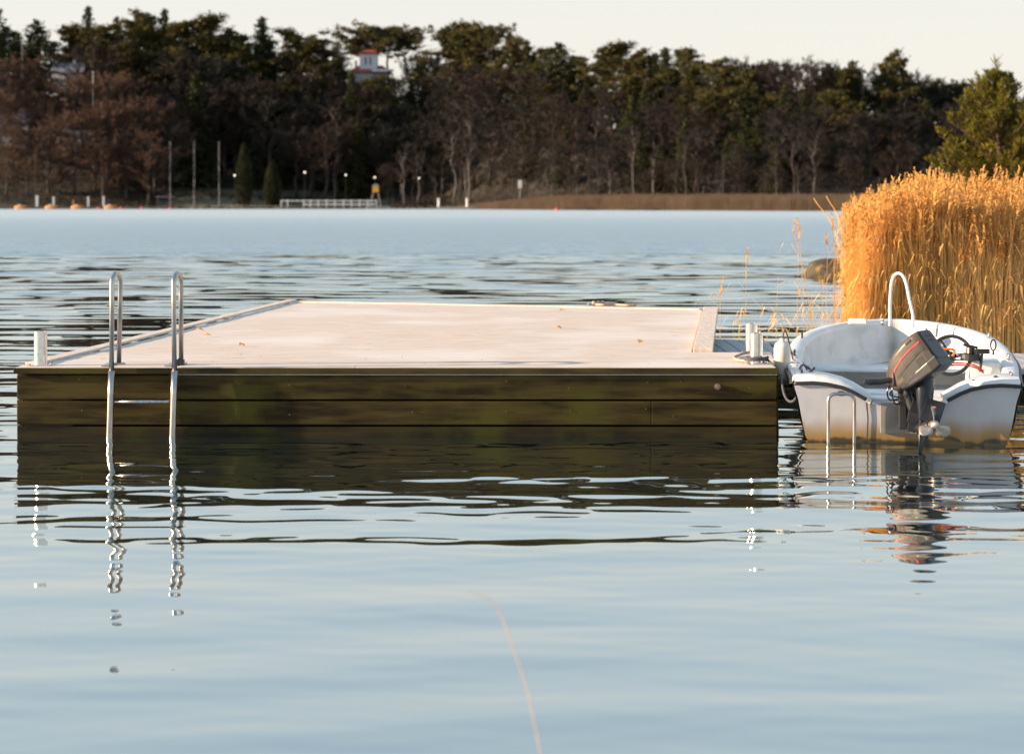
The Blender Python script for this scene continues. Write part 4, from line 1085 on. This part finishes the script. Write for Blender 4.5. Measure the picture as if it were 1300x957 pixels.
rope([bl(1.45,-.80,.50),bl(1.40,-.72,.42),bl(1.32,-.68,.34),bl(1.1,-.66,.40),bl(.9,-.72,.46),bl(.55,-.74,.455),bl(.22,-.72,.455)],.008,M['darkrope'],'dark line slung inside the port gunwale of the boat between its cleats')
fc=at(993,15.25,455)
rt=thing('boat_fender',fc,'off-white cylindrical fender hanging between the boat side and the dock','fender')
q=MB(); rs3=[(-.17,.012),(-.16,.045),(-.13,.062),(.08,.062),(.115,.05),(.13,.02),(.15,.018)]
q.tube([fc+Vector((0,0,a)) for a,_ in rs3],[b for _,b in rs3],16); q.build('body',M['fender'],rt,fc,smooth=True)
q=MB(); q.tube(smooth_pts([fc+Vector((0,0,.15)),fc+Vector((.03,.02,.2)),bl(1.2,-.80,.475)],4),.006,6); q.build('lanyard',M['darkrope'],rt,fc)

# ------------------------------------------------------------------ near shore at the right, rock, reeds, pine
mb=MB(); rows_=[]
def shz(x,y): 
    e=x-(.178*y+.4+.35*math.sin(y*.7)); f=y-21.9
    return -.5+.75*sm((min(e,f*.9)+.6)/3.0)+.10*math.sin(x*1.3+y*.6)
ys=[20.5+i*.8 for i in range(70)]; xs_=[3+j*.8 for j in range(60)]
for y in ys: mb.v += [(x,y,shz(x,y)) for x in xs_]
for i in range(len(ys)-1):
    for j in range(len(xs_)-1): mb.f.append((i*60+j,i*60+j+1,(i+1)*60+j+1,(i+1)*60+j)); mb.mi.append(0)
o=mb.build('shore_ground',M['shore'],smooth=True); tag(o,kind='structure')

rc=at(1056,45.5,z=.0)
q=MB(); q.sphere((rc.x+.10,rc.y,.0),.62,40,24,(1.25,1.0,.70),lambda d:1+.22*noise.noise(d*1.7+Vector((3,1,2)))+.08*noise.noise(d*5))
o=q.build('shore_rock',M['rock'],None,(rc.x,rc.y,0),smooth=True); tag(o,'rounded brown rock with sunlit golden patches in the water at the left end of the golden reeds','rock')

def stalk(mb,x,y,z0,h,lean,az,rad=.0045,plume=True,leaves=2,n=4,sides=3):
    dx,dy=math.cos(az),math.sin(az); pts=[]
    for i in range(n+1):
        t_=i/n; b_=lean*t_*t_; pts.append(Vector((x+dx*b_,y+dy*b_,z0+h*t_)))
    mb.cur=0; mb.tube(pts,[rad*(1-.55*i/n) for i in range(n+1)],sides,False)
    for k in range(leaves):
        t_=random.uniform(.2,.9); i=int(t_*n); p=pts[i].lerp(pts[min(n,i+1)],t_*n-i); a=random.random()*6.28
        ln=random.uniform(.15,.42); lx,ly=math.cos(a),math.sin(a)
        up=random.uniform(.2,1.0)
        ps=[p,p+Vector((lx*ln*.35,ly*ln*.35,ln*.45*up)),p+Vector((lx*ln*.75,ly*ln*.75,ln*.45*up)),p+Vector((lx*ln,ly*ln,ln*(.45*up-.35)))]
        mb.ribbon(ps,[.003,.008,.006,.001],(-ly,lx,0))
    if plume:
        mb.cur=1; top=pts[-1]; a=random.choice([0,0,PI])+random.gauss(0,.8)
        wx=math.cos(a); L0=random.uniform(.16,.30)
        for k in range(11):
            t_=k/11; p=top+Vector((wx*.10*t_*t_*L0*6*.3,0,L0*t_-L0*.25))
            an_=random.random()*6.28; ln=random.uniform(.05,.13)*(1.15-t_*.8)
            e=p+Vector((math.cos(an_)*ln*.4+wx*ln*.4,math.sin(an_)*ln*.4,ln*random.uniform(.1,.9)))
            mb.ribbon([p,p.lerp(e,.5)+Vector((0,0,.015)),e],[.006,.013,.003],(random.gauss(0,1),random.gauss(0,1),.1) if False else Vector((math.cos(an_+1.5),math.sin(an_+1.5),.3)).normalized())
random.seed(12)
mb=MB()
def reed_h(x,y):
    # taller clumps
    return 1.58+.34*noise.noise(Vector((x*.55,y*.25,1)))+.10*noise.noise(Vector((x*2,y,5)))
cnt=0
for i in range(13000):
    if random.random()<.60:
        y=22.6+3.6*random.random()**1.9
    else: y=26+34*random.random()**1.4
    x0=.163*y; 
    if y<24.2: x0+=.15
    x=x0+abs(random.gauss(0,.10))-(random.expovariate(6) if random.random()<.05 else 0)+(random.random()**1.15)*(.105*y+1.2)
    edge=sm((x-x0)/.9)
    h=reed_h(x,y)*random.uniform(.74,1.12)*(.84+.16*edge)
    h-=.0*y
    h+= .004*(y-23)
    if random.random()<.10: h*=random.uniform(.45,.8)
    stalk(mb,x,y,-.10,h+.10,random.gauss(.06,.12),random.uniform(0,6.28),rad=random.uniform(.0036,.0056)*(1+(y-23)*.012),plume=random.random()<.40,leaves=(1 if random.random()<.5 else 0) if y<30 else 1)
o=mb.build('reed_bed',[M['reed'],M['plume']]); tag(o,'dense bed of golden dry reeds on the right shore','reeds',kind='stuff')
print('reed faces',len(mb.f))
# the sparse stalks between dock and reed bed
sp=[(914,25.5,372,.0),(938,27,396,.02),(947,26,330,.0),(963,25,385,.05),(985,25.5,352,-.03),(1012,26,300,.02),(1023,24.5,372,.08),(1043,27,345,-.05),(1058,24,330,.05),(1034,24,400,.12),(998,24.3,402,-.1),(1062,26,262,-.35),(1050,25,380,.15),(1028,25.3,392,-.12),(973,25,398,.1)]
for i,(px,d,yt_,ln) in enumerate(sp):
    mb=MB(); p=at(px,d,z=-.1); top=CH-(yt_-HZ)/FP*d; random.seed(100+i)
    stalk(mb,p.x,p.y,-.1,top+.1,ln,0 if ln>=0 else PI,.0042,plume=(i in (0,2,5,8,11)),leaves=4,n=6)
    o=mb.build('reed_stalk',[M['reed'],M['plume']],None,p); tag(o,'thin single dry reed stalk standing in the water between the dock and the reed bed','reed','single reed stalks in the water')
# two leaning stalks at the bed's left edge
for i,(pa,pb) in enumerate((((1062,300),(1033,252)),((1068,290),(1049,249)))):
    d=30+i; a=at(pa[0]+14,d,z=-.1); b=at(pb[0],d,pb[1]); m_=at(pa[0],d,pa[1]); mb=MB(); mb.tube(smooth_pts([a,m_,b],6),[.006]*13,4,False); mb.mi=[0]*len(mb.f)
    o=mb.build('reed_stalk',[M['reed']],None,a); tag(o,('left' if i==0 else 'right')+' one of two bent reed stalks leaning out left of the reed bed','reed','leaning reed stalks')

# pine at the right
random.seed(33)
PD=45.0; pc=at(1274,PD,z=.3)
rt=thing('young_pine',pc,'yellow-green young pine rising behind the golden reeds at the right edge','tree')
t=MB(); topz=at(1265,PD,74).z
tp=[pc+Vector((-.02*i,0,(topz-.3-.3)*i/8)) for i in range(9)]
t.tube(tp,[.11*(1-i/9)+.012 for i in range(9)],8)
c=MB()
def tuft(p,d,L=.13,n=16):
    d=d.normalized(); e=p+d*L*.9
    for k in range(n):
        b_=p.lerp(e,random.random()); a=Vector((random.gauss(0,1),random.gauss(0,1),random.gauss(0,1))); a=(a-a.dot(d)*d).normalized()
        nd=(d*.9+a*.75).normalized(); l=random.uniform(.6,1.0)*L; s_=nd.cross(Vector((random.gauss(0,1),random.gauss(0,1),random.gauss(0,1)))).normalized()
        c.ribbon([b_,b_+nd*l],[.011,.005],s_)
nbr=120
for k in range(nbr):
    f=(k+.5)/nbr; z=.5+(topz-.3-.75)*f; i=min(7,int(f*8)); base=tp[i].lerp(tp[i+1],f*8-i); base.z=z
    ln=(1.95*(1-f)**.70+.14)*random.uniform(.55,1.12); ang=k*2.399+random.gauss(0,.25)
    d=Vector((math.cos(ang),math.sin(ang),.30+.35*f)).normalized()
    tip=base+d*ln+Vector((0,0,.10*ln)); mid=base.lerp(tip,.5)-Vector((0,0,.05*ln))
    t.tube([base,mid,tip],[.022,.015,.006],5,False)
    m=max(4,int(ln/.11))
    for j in range(m):
        g=(j+1)/m
        if g<.22: continue
        p=(base.lerp(mid,g*2) if g<.5 else mid.lerp(tip,g*2-1))
        for s_ in range(3):
            sd=Vector((random.gauss(0,.6),random.gauss(0,.6),.35+random.random()*.8)).normalized()
            off=(d*.45+sd).normalized()*random.uniform(.05,.26)*(1-.3*g)
            t.tube([p,p+off],[.005,.003],3,False)
            tuft(p+off*.8,(off.normalized()+Vector((0,0,.6))),random.uniform(.09,.14),13)
tuft(tp[-1],Vector((0,0,1)),.25,30)
t.build('trunk',M['pinebark'],rt,pc); c.build('crown',M['needle'],rt,pc)

# thin bent stem in the near foreground
q=MB(); D=5.2
pts=[at(px,D,py) for px,py in ((590,752),(606,754),(621,760),(634,776),(645,803),(656,834),(667,868),(676,905),(690,975))]
q.tube(smooth_pts(pts,6),[.0006+.0011*min(1,i/20) for i in range((len(pts)-1)*6+1)],6); o=q.build('bent_grass_stem',mat('dry_stem',(.60,.38,.27),.8,c2=(.5,.32,.22),scale=20),None,pts[-1]); tag(o,'single blurred pinkish stem arching over the near water','grass stem')

# ------------------------------------------------------------------ light, sky, camera
SUN_EL=13.0; SUN_AZ=math.atan2(-1.0,-0.11)      # azimuth from +Y, clockwise: sun at the left
w=bpy.data.worlds.new('World'); scn.world=w; w.use_nodes=True
nt=w.node_tree; bg=nt.nodes['Background']; st=nt.nodes.new('ShaderNodeTexSky'); st.sky_type='NISHITA'; st.sun_disc=False
st.sun_elevation=R(SUN_EL); st.sun_rotation=SUN_AZ; st.air_density=1.0; st.dust_density=1.6; st.ozone_density=1.0
vl=nt.nodes.new('ShaderNodeMix'); vl.data_type='RGBA'; vl.inputs[0].default_value=.86
nt.links.new(st.outputs[0],vl.inputs[6]); 
tcw=nt.nodes.new('ShaderNodeTexCoord'); spw=nt.nodes.new('ShaderNodeSeparateXYZ'); nt.links.new(tcw.outputs['Generated'],spw.inputs[0])
cr=nt.nodes.new('ShaderNodeValToRGB'); nt.links.new(spw.outputs['Z'],cr.inputs[0])     # gradient added to brighten sky and water reflections, whiter towards the horizon
e=cr.color_ramp.elements; e[0].position=.08; e[0].color=(.985,.925,.865,1); e[1].position=.48; e[1].color=(.44,.64,.84,1)
k_=e.new(.24); k_.color=(.78,.88,.95,1)
sc_=nt.nodes.new('ShaderNodeVectorMath'); sc_.operation='SCALE'; sc_.inputs['Scale'].default_value=2.5; nt.links.new(cr.outputs[0],sc_.inputs[0]); nt.links.new(sc_.outputs[0],vl.inputs[7])
nt.links.new(vl.outputs[2],bg.inputs[0]); bg.inputs[1].default_value=.15
sd=Vector((math.sin(SUN_AZ)*math.cos(R(SUN_EL)),math.cos(SUN_AZ)*math.cos(R(SUN_EL)),math.sin(R(SUN_EL))))
l=bpy.data.lights.new('sun','SUN'); l.energy=5.0; l.angle=R(.5); l.color=(1,.74,.50)
lo_=bpy.data.objects.new('sun',l); col.objects.link(lo_); lo_.rotation_euler=(-sd).to_track_quat('-Z','Y').to_euler(); lo_.location=(-30,0,20)
cam=bpy.data.cameras.new('camera'); co=bpy.data.objects.new('camera',cam); col.objects.link(co); scn.camera=co
co.location=(0,0,CH); co.rotation_euler=(R(90),0,0)
cam.sensor_width=36; cam.lens=36*FP/1300; cam.shift_y=-(478.5-HZ)/1300; cam.clip_start=.1; cam.clip_end=6000
cam.dof.use_dof=True; cam.dof.focus_distance=14.7; cam.dof.aperture_fstop=3.0
vs=scn.view_settings; vs.view_transform='Standard'; vs.look='None'; vs.gamma=1; vs.use_curve_mapping=False; vs.exposure=1.27
scn.render.engine='CYCLES'
scn.render.resolution_x=1024; scn.render.resolution_y=753
